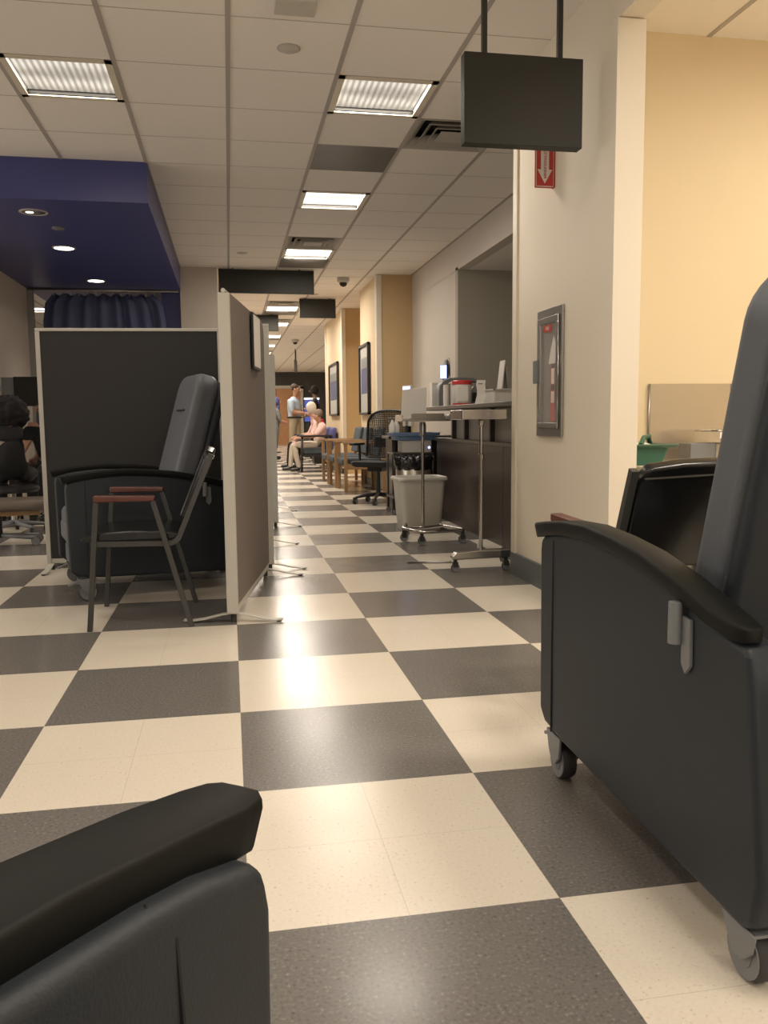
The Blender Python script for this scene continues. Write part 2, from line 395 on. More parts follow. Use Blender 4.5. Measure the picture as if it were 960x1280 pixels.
hl = ['ceiling light in the hallway behind the viewer', 'ceiling light of the hallway just behind the viewer', 'square ribbed ceiling light nearest in the hallway, left of the hanging sign', 'second square hallway ceiling light, beyond the grey blank panel', 'third bright hallway ceiling light beside a small vent',
      'hallway ceiling light hidden just behind the wide dark sign', 'bright hallway ceiling light under the wide dark sign', 'thin bright hallway ceiling light beside the far dark sign', 'far thin hallway ceiling light seen over the screens', 'distant hallway ceiling light near the dome camera', 'distant hallway ceiling light, sixth from the end', 'distant hallway ceiling light before the charcoal wall', 'distant hallway ceiling light near the charcoal wall', 'last hallway ceiling light by the charcoal wall']
for n, (k, j) in enumerate(HALL):
    troffer('ceiling_light', hl[n], k, j, LENS_NEAR if j <= 0 else (LENS_MID if j <= 4 else LENS_FAR), 'square ceiling lights of the hallway', W=LIGHT_W*(2.0 if j >= 12 else (.65 if j == 0 else 1.0)))
for n, (k, j) in enumerate(LEFT):
    lb = {(0, 0): 'square ribbed ceiling light at the upper left, before the blue soffit', (-4, 14): 'ceiling light seen through the gap left of the navy curtain, upper one', (-4, 17): 'ceiling light seen through the gap left of the navy curtain, lower one'}.get((k, j), ['ceiling light above the viewer, left of the hallway', '', 'ceiling light well behind the viewer, left of the hallway', 'left room ceiling light level with the nearest hallway light', 'left room ceiling light level with the blue soffit front', 'left room ceiling light beside the beige wall front end', 'left room ceiling light behind the viewer', 'left room ceiling light near its rear wall', 'outermost left room ceiling light, nearer one', 'outermost left room ceiling light, farther one', '', ''][n])
    troffer('ceiling_light', lb, k, j, LENS_NEAR if j <= 0 else LENS_FAR, 'square ceiling lights of the left room', W=LIGHT_W*(.35 if k > -6 and j == 0 else .55))
for n, (k, j) in enumerate(NOOKL):
    troffer('ceiling_light', ['ceiling light over the nook nearest its yellow back wall', 'ceiling light of the nook farthest behind the viewer', 'ceiling light of the nook beside the overhead beam'][n], k, j, LENS_NEAR, 'ceiling lights of the yellow nook', W=LIGHT_W*[1.45, .8, 1.6][n])
vl = ['large square air vent with stepped louvres partly behind the hanging sign', 'air vent just before the third hallway ceiling light', 'small far air vent below the wide dark sign', 'far air vent among the distant hallway lights', 'distant air vent over the screens', 'pale distant air vent before the charcoal wall']
for n, (k, j) in enumerate(VENTS):
    x0, y0 = GX0+k*GP+GP/2, GY0+j*GP+GP/2; h = GP/2
    t = thing('ceiling_vent', vl[n], 'air vent', (x0, y0, HC), 0, 'square air vents of the hallway ceiling')
    obj('backing', MB().box(-h+.02, h-.02, -h+.02, h-.02, .1, .12), 'void', t, smooth=False)
    for i, (ro, ri, zo, zi) in enumerate([(h-.008, h-.03, -.006, .0), (h-.03, h-.088, .0, .05), (h-.095, h-.148, -.006, .045), (h-.155, h-.205, -.010, .04), (.10, .0, -.012, -.012)]):
        q = MB(); R = [(-1,-1), (1,-1), (1,1), (-1,1)]
        if ri > 0:
            q.v = [(a*ro, b*ro, zo) for a, b in R] + [(a*ri, b*ri, zi) for a, b in R] + [(a*ro, b*ro, zo+.006) for a, b in R] + [(a*ri, b*ri, zi+.006) for a, b in R]
            for a in range(4):
                b = (a+1) % 4
                q.f += [(a, b, b+4, a+4), (a+8, a+12, b+12, b+8), (a, a+8, b+8, b), (a+4, b+4, b+12, a+12)]
        else: q.box(-ro, ro, -ro, ro, zo, zo+.006)
        obj('frame' if i == 0 else 'louvre', q, 'vent', t, smooth=False)
# downlights in the soffit
for n, (x, y) in enumerate([(-1.463, 7.216), (-1.492, 8.62), (-1.482, 10.52)]):
    t = thing('downlight', ['nearest round downlight in the blue soffit, partly dark inside', 'middle round downlight in the blue soffit', 'farthest round downlight in the blue soffit, above the curtain'][n], 'downlight', (x, y, 2.60), 0, 'round downlights in the blue soffit')
    prof = [(.105, 0), (.105, -.006), (.088, -.006), (.085, -.001), (.085, 0)]
    q = MB().lathe([(.108, .0), (.108, -.005), (.090, -.006), (.090, -.0005)], 32); obj('trim_ring', q, 'frame', t)
    if n == 0:
        obj('reflector', MB().lathe([(.089, -.0035), (.05, -.0025), (.0, -.002)], 32), 'chrome', t)
        obj('lamp', MB().lathe([(.03, -.003), (.03, -.0045), (.0, -.0045)], 20, c=(-.03, 0, 0)), LENS_FAR, t)
    else: obj('lamp', MB().lathe([(.089, -.0035), (.0, -.0035)], 32), LENS_FAR, t)
    ld = bpy.data.lights.new('lamp_light', 'SPOT'); ld.energy = 9; ld.color = (1, .88, .72); ld.spot_size = 1.9; ld.spot_blend = .6; ld.shadow_soft_size = .07
    lo = bpy.data.objects.new('lamp_light', ld); COL.objects.link(lo); lo.parent = t; lo.location = (0, 0, -.012)
obj('soffit_sensor', MB().lathe([(.05, 0), (.05, -.012), (.03, -.02), (0, -.02)], 20, c=(-1.38, 7.75, 2.60)), 'greyplast', label='small flat round sensor on the blue soffit between the first downlights', cat='sensor')
# small ceiling fittings
obj('ceiling_speaker_plate', MB().box(.27, .46, 4.13, 4.28, HC-.02, HC), 'frame', bev=.003, label='small square beige box on the ceiling at the top edge', cat='ceiling box')
for n, (x, y) in enumerate([(.366, 4.68), (.21, 10.2), (1.36, 13.3)]):
    t = thing('sprinkler_cap', ['round concealed sprinkler cap nearest on the ceiling', 'small round sprinkler cap on the ceiling left of the small vent', 'tiny far sprinkler cap on the ceiling right of the far dark sign'][n], 'sprinkler', (x, y, HC), 0, 'round sprinkler caps on the ceiling')
    obj('plate', MB().lathe([(.055, 0), (.055, -.006), (.05, -.009), (0, -.01)], 28), 'frame', t)
    obj('rim', MB().lathe([(.062, 0), (.062, -.003), (.052, -.0035)], 28), 'tbar', t)
for n, (x, y, s) in enumerate([(1.60, 11.75, 1.0), (1.62, 20.6, 1.0)]):
    t = thing('dome_camera', ['white ceiling camera with dark dome, beside the tan pier', 'far small ceiling camera with a dark dome over the screens'][n], 'security camera', (x, y, HC), 0, 'dome cameras on the ceiling')
    obj('housing', MB().lathe([(.085, 0), (.085, -.05), (.07, -.065), (.055, -.07)], 28), 'frame', t)
    obj('dome', MB().lathe([(.054, -.068), (.052, -.09), (.038, -.112), (.015, -.122), (0, -.124)], 28), 'black', t)

# ------------------------------------------------------------------ hanging signs
t = thing('hanging_sign', 'blank charcoal box sign on two rods, nearest, in front of the cream pier', 'sign', (1.315, 3.72, 2.335), 0, 'dark hanging signs')
obj('sign_panel', MB().box(-.272, .272, -.03, .03, -.19, .19), 'signdark', t, bev=.003)
for x in (-.175, .172): obj('rod', MB().box(x-.011, x+.011, -.011, .011, .19, HC-2.335), 'rod', t, smooth=False)
for n, (x, y, wd, hh, rz) in enumerate([(.53, 11.22, 1.22, .31, 0), (1.45, 13.75, .58, .31, 0), (.50, 15.9, .9, .3, 0), (1.85, 23.5, .6, .33, 1.45)]):
    t = thing('hanging_sign', ['wide dark blank sign hung flush under the ceiling above the screens', 'smaller dark blank sign under the ceiling beside the pale yellow pier', 'dark sign mostly hidden behind the tall fabric screen', 'distant narrow sign turned edge-on near the charcoal wall'][n], 'sign', (x, y, HC), rz, 'dark hanging signs')
    dz = 0 if n < 3 else .28
    obj('sign_panel', MB().box(-wd/2, wd/2, -.03, .03, -hh-dz, -.012-dz), 'signdark' if n < 3 else 'desk', t, bev=.003)
    for a in (-1, 1): obj('rod', MB().box(a*wd*.35-.01, a*wd*.35+.01, -.01, .01, -.02-dz, 0), 'rod', t, smooth=False)

# fire sign, projecting from the pier
def text_obj(name, body, size, m, parent, loc, rot, ext=.0008):
    cu = bpy.data.curves.new(name, 'FONT'); cu.body = body; cu.size = size; cu.extrude = ext; cu.align_x = 'CENTER'; cu.align_y = 'CENTER'
    tmp = bpy.data.objects.new('tmp', cu); COL.objects.link(tmp)
    dg = bpy.context.evaluated_depsgraph_get(); dg.update()
    me = bpy.data.meshes.new_from_object(tmp.evaluated_get(dg)); bpy.data.objects.remove(tmp)
    me.materials.clear(); me.materials.append(MT[m])
    o = bpy.data.objects.new(name, me); COL.objects.link(o); o.parent = parent; o.location = loc; o.rotation_euler = rot
    return o
t = thing('fire_extinguisher_sign', 'small red sign with a white down arrow projecting above the extinguisher cabinet', 'sign', (1.648, 4.31, 2.285), 0)
obj('sign_plate', MB().box(-.052, .052, -.006, .006, -.145, .145), 'redsign', t, bev=.001)
obj('border', MB().box(-.048, .048, -.0075, -.006, -.141, -.137).box(-.048, .048, -.0075, -.006, .137, .141).box(-.048, -.0455, -.0075, -.006, -.141, .141).box(.0455, .048, -.0075, -.006, -.141, .141), 'whitep', t, smooth=False)
obj('arrow', MB().prism([(-.022, .12), (.022, .12), (.022, -.055), (.040, -.055), (0, -.125), (-.040, -.055), (-.022, -.055)], -.008, -.006), 'whitep', t, smooth=False)
text_obj('lettering', 'FIRE', .042, 'redsign', t, (0, -.0085, .08), (PI/2, PI/2, 0))
text_obj('lettering', 'EXTINGUISHER', .021, 'redsign', t, (0, -.0085, -.03), (PI/2, PI/2, 0))
obj('wall_flange', MB().box(.05, .056, -.02, .02, -.145, .145), 'redsign', t)

# extinguisher cabinet on the pier face (local: x along wall toward viewer (-Y), z up, y out of wall)
t = thing('extinguisher_cabinet', 'tall silver framed extinguisher cabinet with clear door on the cream pier', 'fire cabinet', (PX, 4.315, 1.19), -PI/2)
# local +x -> world -Y ; local -y -> world -X (out)
W_, H_ = .178, .338
q = MB(); 
for (a, b, c_, d) in ((-W_, W_, H_-.04, H_), (-W_, W_, -H_, -H_+.04), (-W_, -W_+.03, -H_+.04, H_-.04), (W_-.03, W_, -H_+.04, H_-.04)): q.box(a, b, -.014, 0, c_, d)
obj('frame', q, 'alu', t, bev=.002)
q = MB(); w2, h2 = W_-.034, H_-.044
for (a, b, c_, d) in ((-w2, w2, h2-.035, h2), (-w2, w2, -h2, -h2+.03), (-w2, -w2+.03, -h2+.03, h2-.035), (w2-.035, w2, -h2+.03, h2-.035)): q.box(a, b, -.022, -.002, c_, d)
obj('door_frame', q, 'alu', t, bev=.003)
obj('back_panel', MB().box(-w2+.03, w2-.03, -.001, -.0002, -h2+.03, h2-.03), 'grey5', t, smooth=False)
obj('hinge', MB().tube([(w2+.002, -.02, -h2), (w2+.002, -.02, h2)], .004, 8), 'chrome', t)
hd = obj('handle', MB().box(-W_-.012, -W_+.05, -.034, -.014, -.05, .075), 'greyplast', t, bev=.004)
e = obj('extinguisher', MB().lathe([(.0, -.26), (.03, -.26), (.036, -.25), (.036, .02), (.03, .05), (.012, .07), (.012, .1), (0, .1)], 24, c=(.06, -.010, 0)).lathe([(0, 0)], 3) if 0 else MB().prism([(.02, -.26), (.106, -.26), (.106, .04), (.09, .07), (.07, .1), (.055, .1), (.03, .06), (.02, .03)], -.012, -.001), 'redp', t, bev=.004)
for (a_, b_, c_, d_, m_) in ((.035, .075, -.06, .02, 'paper'), (.035, .075, -.16, -.10, 'paper'), (.035, .08, .022, .05, 'black'), (.035, .08, -.095, -.065, 'black')):
    obj('extinguisher_label', MB().box(a_, b_, -.0135, -.012, c_, d_), m_, e, smooth=False)
obj('inspection_tag', MB().prism([(.09, .16), (.10, .14), (.10, .045), (.0, .045), (.03, .12), (.07, .19)], -.016, -.0145), 'paper', t, smooth=False)
obj('sticker', MB().box(-.07, .05, -.0205, -.0195, .215, .25), 'redsign', t, smooth=False)
text_obj('sticker_lettering', 'FIRE', .03, 'whitep', t, (-.01, -.0212, .232), (PI/2, 0, 0), .0003)
obj('glazing', MB().box(-w2+.025, w2-.03, -.0192, -.0182, -h2+.025, h2-.03), 'glass', t, smooth=False)

# ------------------------------------------------------------------ curtain
t = thing('curtain_rail', 'pale curtain rail running under the far end of the blue soffit', 'curtain rail', (-1.48, 11.16, 2.585), 0)
obj('rail', MB().box(-.90, .90, -.012, .012, -.012, .014), 'alu', t)
t = thing('curtain', 'navy pleated privacy curtain hanging from the rail behind the dark screen', 'curtain', (-1.48, 11.16, 0), 0)
nx = 220; q = MB(); rings = []
for zi, z in enumerate((2.53, 2.42, 2.2, 1.6, .9, .35)):
    row = []
    for i in range(nx+1):
        u = i/nx; spread = .60 if zi == 0 else (.70 if zi == 1 else .735)
        x = (u*2-1)*spread; a = .035*math.sin(u*2*PI*8+.6*math.sin(u*9))*(1+.3*math.sin(u*21))
        zz = z + (.015*math.cos(u*2*PI*8) if zi == 0 else 0)
        row.append((x, a, zz))
    rings.append(row)
for r in rings: q.v += r
for i in range(len(rings)-1):
    for k in range(nx): q.f.append((i*(nx+1)+k, i*(nx+1)+k+1, (i+1)*(nx+1)+k+1, (i+1)*(nx+1)+k))
c_ = obj('cloth', q, 'curtain', t, angle=80); sd = c_.modifiers.new('s', 'SOLIDIFY'); sd.thickness = .004
for i in range(13):
    x = -.60+1.20*i/12
    obj('hook', MB().tube([(x, 0, 2.573), (x, 0, 2.52)], .004, 6).lathe([(.0, 2.515), (.010, 2.518), (.010, 2.53), (0, 2.533)], 10, c=(x, 0, 0)), 'frame', t)

# ------------------------------------------------------------------ recliners
def wheel(mb_r, c, r, wdt, parent, name='wheel', m='darkrub', hub=True):
    x, y, z = c
    o = obj(name, MB().lathe([(r*.55, -wdt/2), (r*.92, -wdt/2), (r, -wdt*.3), (r, wdt*.3), (r*.92, wdt/2), (r*.55, wdt/2)], 24, c=c, axis='y'), m, parent)
    obj('rim', MB().lathe([(r*.86, -wdt*.56), (r*.9, -wdt*.58), (r*.9, wdt*.58), (r*.86, wdt*.56)], 24, c=c, axis='y'), 'greyplast', o)
    obj('hub', MB().lathe([(0, -wdt*.62), (r*.5, -wdt*.6), (r*.5, wdt*.6), (0, wdt*.62)], 20, c=c, axis='y'), 'greyplast', o)
    return o
def arm_top(x):   # height of the arm pad's upper face along the chair
    pts = [(-.50, .588), (-.47, .600), (-.41, .611), (-.366, .620), (-.27, .645), (-.197, .664), (-.11, .679), (-.015, .690), (.076, .698), (.207, .703), (.35, .691), (.484, .670), (.52, .665)]
    for (a, za), (b, zb) in zip(pts, pts[1:]):
        if x <= b: return za+(zb-za)*(x-a)/(b-a)
    return pts[-1][1]
def make_recliner(label, loc, rz):
    t = thing('recliner', label, 'recliner', loc, rz, 'slate grey medical recliners')
    for s in (-1, 1):
        # side panel: outline in x,z
        top = [(x, arm_top(x)-.030) for x in [-.455+i*.05 for i in range(18)]]
        out = [(.462, .165), (.425, .135), (.30, .122), (-.47, .10), (-.50, .12), (-.515, .20), (-.475, .50), (-.462, .56)] + top + [(.445, .640), (.462, .632), (.468, .60)]
        y0, y1 = (.275, .345) if s > 0 else (-.345, -.275)
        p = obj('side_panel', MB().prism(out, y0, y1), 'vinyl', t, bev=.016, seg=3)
        ya = s*.3463
        zt = arm_top(.37)-.034
        obj('seam', MB().tube([(.37, ya, .13), (.372, ya, .35), (.37, ya-s*.001, zt-.02), (.366, ya-s*.012, zt+.006)], .0022, 6), 'seam', p)
        yi = s*.2737; zt = arm_top(.355)-.034
        obj('seam', MB().tube([(.352, yi, .40), (.366, yi, .53), (.362, yi+s*.003, zt-.02), (.348, yi+s*.014, zt+.004)], .0022, 6), 'seam', p)
        # arm pad, lofted along x with rounded plan at the front
        rings = []
        for (x, hw, th, sh) in [(-.448, .010, .022, 0), (-.440, .020, .026, 0), (-.415, .028, .030, 0), (-.36, .033, .033, 0), (-.24, .034, .034, 0), (-.10, .034, .034, 0), (.02, .034, .034, 0), (.16, .034, .034, 0), (.30, .034, .035, 0), (.40, .034, .036, 0), (.46, .033, .037, 0), (.486, .029, .038, 0), (.495, .020, .038, 0)]:
            zt = arm_top(x); yc = s*.325; back = -.012*max(0, (x-.36)/.135)
            ring = []
            for (a, b, dx) in [(-1, .80, .2), (-.95, 0.94, .06), (-.84, 1.0, 0), (0, 1.01, 0), (.84, 1.0, 0), (.95, .94, .06), (1, .80, .2), (.97, .1, 1), (.9, 0, 1), (0, 0, 1), (-.9, 0, 1), (-.97, .1, 1)]:
                ring.append((x+back*dx, yc+a*hw*(1 if b > .5 else .94), zt-th+th*b))
            rings.append(ring)
        obj('armrest_pad', MB().loft(rings), 'armblk', t, angle=55)
        # iv pole bracket on the outer side
        ya = s*.345
        bk = obj('pole_bracket', MB().tube([(-.262, ya+s*.016, .535), (-.262, ya+s*.016, .612)], .0125, 16), 'greyplast', t)
        obj('bracket_plate', MB().prism([(-.298, .585), (-.27, .588), (-.27, .50), (-.285, .482), (-.30, .50)], ya, ya+s*.008), 'greyplast', bk, bev=.002)
        # casters
        for x in (.375, -.45):
            yc = s*.308; zt = .122 if x > 0 else .104
            pl = [(x-.045, zt), (x+.05, zt), (x+.034, .072), (x+.012, .042), (x-.012, .042), (x-.036, .066)]
            cs = obj('caster_fork', MB().prism(pl, yc-.030, yc-.022).prism(pl, yc+.022, yc+.030).box(x-.045, x+.05, yc-.03, yc+.03, zt-.006, zt+.03 if abs(yc) < .24 else zt), 'greyplast', t, bev=.003)
            wheel(0, (x, yc, .049), .049, .034, cs)
            obj('brake_pedal', MB().cbox((x+.07, yc, .098), (.06, .035, .010), (0, .35, 0)), 'greyplast', cs, bev=.003)
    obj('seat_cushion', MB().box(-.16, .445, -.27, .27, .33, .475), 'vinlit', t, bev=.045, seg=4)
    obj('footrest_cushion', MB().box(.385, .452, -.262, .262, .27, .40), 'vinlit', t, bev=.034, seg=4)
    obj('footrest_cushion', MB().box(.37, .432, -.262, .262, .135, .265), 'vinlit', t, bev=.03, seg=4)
    obj('base_frame', MB().box(-.43, .37, -.27, .27, .14, .20).box(-.43, -.38, -.25, .25, .18, .33), 'darkrub', t, bev=.01)
    # back: outline in the plane of the back (y, h) with rounded top, leaned
    lean = math.atan(.28)
    def rr(hw, h0, h1, rad, n=8):
        o = [(-hw, h0), (hw, h0)]
        for i in range(n+1): a = PI/2*i/n; o.append((hw-rad+rad*math.cos(a), h1-rad+rad*math.sin(a)))
        for i in range(n+1): a = PI/2+PI/2*i/n; o.append((-hw+rad+rad*math.cos(a), h1-rad+rad*math.sin(a)))
        return o
    Mx = Matrix.Translation((-.062, 0, .44)) @ Euler((0, -lean, 0)).to_matrix().to_4x4()
    def leaned(outl, x0, x1):
        q = MB().prism(outl, x0, x1, 'yz'); q.v = [tuple(Mx @ Vector(v)) for v in q.v]; return q
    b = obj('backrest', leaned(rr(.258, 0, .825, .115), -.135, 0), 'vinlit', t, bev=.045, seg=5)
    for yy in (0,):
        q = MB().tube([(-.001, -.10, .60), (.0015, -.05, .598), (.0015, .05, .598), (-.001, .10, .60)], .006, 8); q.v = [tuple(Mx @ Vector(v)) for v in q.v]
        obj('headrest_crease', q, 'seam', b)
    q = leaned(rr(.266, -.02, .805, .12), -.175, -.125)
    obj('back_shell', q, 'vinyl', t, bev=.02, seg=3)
    return t
rec = make_recliner('large slate recliner at the right edge, seen from its left side', (1.155, 1.655, 0), PI/2)
HEAD2 = PI + math.radians(15.5)
copy_tree(rec, label='slate recliner standing behind the small chair, enclosed by fabric screens', loc=(-.492, 5.065, 0), rz=HEAD2)
OWN = math.radians(53)
dv = Vector((math.cos(OWN), math.sin(OWN), 0)).normalized(); rv = Vector((dv.y, -dv.x, 0))
tip = Vector((.0, .632, 0)); oc = tip - dv*.495 + rv*.325
copy_tree(rec, label='slate recliner at the lower left corner, only its black arm and side in view', loc=(oc.x, oc.y, 0), rz=OWN)

# ------------------------------------------------------------------ side chairs with wooden arms
def make_side_chair(label, loc, rz):
    t = thing('side_chair', label, 'chair', loc, rz, 'graphite framed side chairs with wooden arms')
    R = .0115
    for s in (-1, 1):
        y = s*.268
        obj('leg', MB().tube([(.232, y, 0), (.18, y, .592)], R, 4, sq=True), 'frametube', t, bev=.002)
        obj('leg', MB().tube([(-.222, y, 0), (-.068, y, .592)], R, 4, sq=True), 'frametube', t, bev=.002)
        pts = [(.215, y-s*.022, .398), (-.13, y-s*.022, .392)]
        for i in range(7): a = i/6*1.15; pts.append((-.13-.055*math.sin(a), y-s*.022, .392+.055*(1-math.cos(a))))
        pts.append((-.335, y-s*.022, .80))
        obj('side_rail', MB().tube(pts, R, 4, sq=True), 'frametube', t)
        obj('armrest', MB().prism([(-.075, .592), (.182, .592), (.190, .600), (.188, .622), (-.078, .616)], y-.022, y+.022), 'cherry', t, bev=.005)
    obj('crossbar', MB().tube([(.19, -.25, .386), (.19, .25, .386)], .009, 8), 'frametube', t)
    obj('crossbar', MB().tube([(-.10, -.25, .386), (-.10, .25, .386)], .009, 8), 'frametube', t)
    obj('seat', MB().prism([(.262, .412), (.255, .425), (.20, .445), (.05, .452), (-.10, .448), (-.172, .436), (-.18, .41), (.20, .402)], -.232, .232), 'blkvinyl', t, bev=.014, seg=3)
    Mx = Matrix.Translation((-.195, 0, .47)) @ Euler((0, -.385, 0)).to_matrix().to_4x4()
    o = [(-.215, 0.03), (.215, 0.03), (.225, .06), (.228, .32), (.20, .365), (.10, .378), (0, .381), (-.10, .378), (-.20, .365), (-.228, .32), (-.225, .06)]
    q = MB().prism(o, -.018, .03, 'yz'); q.v = [tuple(Mx @ Vector(v)) for v in q.v]
    b = obj('backrest', q, 'blkvinyl', t, bev=.012, seg=3)
    q = MB().tube([(-.020, -.215, .335), (-.021, 0, .345), (-.020, .215, .335)], .003, 6); q.v = [tuple(Mx @ Vector(v)) for v in q.v]
    obj('welt', q, 'frametube', b)
    return t
sc = make_side_chair('small side chair with cherry wooden arms before the left recliner', (-.42, 4.215, 0), PI)
copy_tree(sc, label='black side chair behind the large right recliner, cherry arm tip and back showing', loc=(1.375, 2.56, 0), rz=PI/2)

# ------------------------------------------------------------------ fabric screens
def screen(label, p0, p1, H, m, round_end=False, z0=.045, post0=True, foot=True, group='fabric privacy screens'):
    p0 = Vector((*p0, 0)); p1 = Vector((*p1, 0)); d = p1-p0; L = d.length; a = math.atan2(d.y, d.x)
    t = thing('privacy_screen', label, 'privacy screen', p0, a, group)
    T = .026
    if round_end:
        r = .10; o = [(.02, z0+.03), (L, z0+.03)]
        o += [(L-r+r*math.cos(PI/2*i/8), H-.012-r+r*math.sin(PI/2*i/8)) for i in range(9)] + [(.02, H-.012)]
        obj('fabric_panel', MB().prism(o, -T+.005, T-.005), m, t, bev=.006)
        obj('top_rail', MB().tube([(0, 0, H-.01), (L-r, 0, H-.01)]+[(L-r+r*math.sin(PI/2*i/8), 0, H-.01-r+r*math.cos(PI/2*i/8)) for i in range(1, 9)]+[(L, 0, z0+.02)], .010, 8), 'frame', t)
    else:
        obj('fabric_panel', MB().box(.02, L-.02, -T+.005, T-.005, z0+.03, H-.012), m, t, bev=.006)
        obj('top_rail', MB().box(0.0, L, -T, T, H-.02, H), 'frame', t, bev=.003)
        obj('post', MB().box(L-.028, L, -T, T, z0, H-.02), 'frame', t, bev=.003)
    obj('post', MB().box(0, .028, -T, T, z0, H-.02), 'frame', t, bev=.003)
    obj('bottom_rail', MB().box(.028, L-.028, -T*.8, T*.8, z0, z0+.03), 'frame', t, bev=.003)
    for x in ((.03, L-.03) if foot else ()):
        pts = [(x, -.235, .010), (x, -.20, .006), (x, -.14, .014), (x, -.05, .036), (x, 0, .042), (x, .05, .036), (x, .14, .014), (x, .20, .006), (x, .235, .010)]
        rings = [[(x-.019, y, z), (x+.019, y, z), (x+.019, y, z+.005), (x-.019, y, z+.005)] for (_, y, z) in pts]
        obj('foot', MB().loft(rings), 'frame', t, angle=60)
        obj('foot_pad', MB().cyl((x, -.215, 0), (x, -.215, .008), .012, 12), 'darkrub', t)
        obj('foot_pad', MB().cyl((x, .215, 0), (x, .215, .008), .012, 12), 'darkrub', t)
        obj('glide', MB().cyl((x, 0, 0), (x, 0, .038), .013, 12), 'darkrub', t)
    return t, a, L
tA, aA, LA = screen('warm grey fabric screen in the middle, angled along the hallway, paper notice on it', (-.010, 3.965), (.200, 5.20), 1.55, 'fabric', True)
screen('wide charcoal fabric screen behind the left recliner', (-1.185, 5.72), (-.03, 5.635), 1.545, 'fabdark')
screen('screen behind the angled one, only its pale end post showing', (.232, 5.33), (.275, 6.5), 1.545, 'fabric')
screen('farthest grey fabric screen beside the hallway, its rounded corner showing', (.385, 7.55), (.462, 8.95), 1.54, 'fabric', True)
# notice on screen A (hallway side)
dA = Vector((math.cos(aA), math.sin(aA), 0)); nA = Vector((dA.y, -dA.x, 0))
pc = Vector((-.010, 3.965, 0)) + dA*.80 + nA*.034; pc.z = 1.378
t = thing('framed_notice', 'white paper notice in a thin black frame on the angled screen', 'notice', pc, aA)
obj('frame', MB().box(-.135, .135, -.007, .007, -.15, .15), 'black', t, bev=.002)
obj('paper', MB().box(-.122, .122, -.0085, -.007, -.135, .138), 'paper', t, smooth=False)

# ------------------------------------------------------------------ nurse station
t = thing('reception_desk', 'dark brown station desk with a raised worktop behind the rolling stands', 'desk', (1.98, 6.9, 0), 0)
y0, y1 = -1.95, 1.12
obj('base_panel', MB().box(0, .03, -1.98, -.95, 0, .745).box(0, .03, -.944, .08, 0, .745), 'desk', t, bev=.002)
obj('base_panel', MB().box(.01, .03, .086, 1.12, 0, .745), 'desk', t, bev=.002)
obj('side_panel', MB().box(.03, .6, 1.09, 1.12, 0, .745), 'desk', t, bev=.002)
obj('ledge', MB().box(-.01, .62, -1.98, 1.13, .745, .775), 'worktop', t, bev=.003)
obj('upper_panel', MB().box(.035, .055, -1.98, .55, .775, 1.03), 'greypan', t, bev=.002)
for y in (-.62, .10, .50): obj('bracket_post', MB().box(-.005, .035, y-.02, y+.02, .775, 1.03), 'desk', t, bev=.002)
obj('worktop', MB().prism([(-.20, -1.98), (.30, -1.98), (.30, 1.05), (-.12, 1.05), (-.20, .98), (-.22, .85)], 1.03, 1.062, 'xy'), 'worktop', t, bev=.005)
obj('wire_cover', MB().box(.0, .03, -1.75, -1.45, .78, .99), 'whitep', t, bev=.004)
WT = 1.062
def P(x, y): return (x, y, WT)
t = thing('wipes_canister', 'large white wipes canister with a red lid on the dark worktop', 'canister', (1.875, 6.70, WT))
obj('body', MB().lathe([(.0, 0), (.074, 0), (.077, .004), (.077, .165), (0, .165)], 28), 'whitep', t)
obj('lid', MB().lathe([(.079, .165), (.082, .168), (.082, .192), (.074, .20), (0, .202)], 28), 'redp', t)
obj('label_band', MB().lathe([(.0775, .002), (.0777, .002), (.0777, .016), (.0775, .016)], 28), 'redp', t)
obj('label_panel', MB().box(-.06, .03, -.0785, -.07, .03, .15), 'paper', t, bev=.001)
t = thing('dispenser_arch', 'curved grey plastic dispenser standing behind the wipes canister', 'dispenser', (1.985, 7.22, WT))
o = [(-.19, 0), (-.19, .11), (-.18, .18), (-.14, .225), (-.08, .245), (.02, .25), (.12, .245), (.17, .225), (.17, .205), (.02, .225), (-.07, .218), (-.115, .19), (-.14, .15), (-.145, 0)]
obj('hood', MB().prism(o, -.06, .06), 'greyplast', t, bev=.004)
obj('box_body', MB().box(-.135, .165, -.055, .055, 0, .195), 'greypan', t, bev=.006)
for n, (x, y, hgt, wd) in enumerate([(1.835, 7.48, .215, .035), (1.80, 6.93, .175, .03), (1.860, 6.92, .18, .03)]):
    t = thing('glove_box' if n == 0 else 'paper_roll', ['white upright carton at the left on the worktop', 'white folded paper roll left of the wipes canister', 'white roll directly beside the wipes canister'][n], 'carton' if n == 0 else 'paper roll', (x, y, WT), .1*n, None if n == 0 else 'white rolls on the worktop')
    if n == 0:
        obj('carton', MB().box(-wd, wd, -.05, .05, 0, hgt), 'whitep', t, bev=.004)
        obj('flap', MB().box(-wd*.8, wd*.8, -.052, -.05, hgt*.55, hgt*.9), 'paper', t, bev=.001)
    else:
        obj('roll', MB().lathe([(.012, 0), (.022, .002), (.024, .06), (.022, hgt-.003), (.012, hgt)], 20), 'whitep', t)
        obj('core', MB().lathe([(0, hgt-.004), (.012, hgt-.004), (.012, hgt+.001), (0, hgt+.001)], 16), 'tan', t)
t = thing('label_printer', 'small grey label printer right of the wipes canister', 'printer', (2.05, 6.86, WT), 0)
obj('body', MB().prism([(-.07, 0), (.08, 0), (.08, .13), (.04, .16), (-.05, .16), (-.07, .12)], -.07, .07), 'greyplast', t, bev=.008)
obj('front_panel', MB().box(-.06, .06, -.073, -.07, .03, .105), 'black', t, bev=.001)
t = thing('paper_strip', 'curling white printed paper strip standing at the worktop edge', 'paper', (1.86, 6.12, WT), 0)
st = [(0, .175), (-.004, .14), (.004, .10), (.002, .06), (-.008, .03), (-.016, .002)]
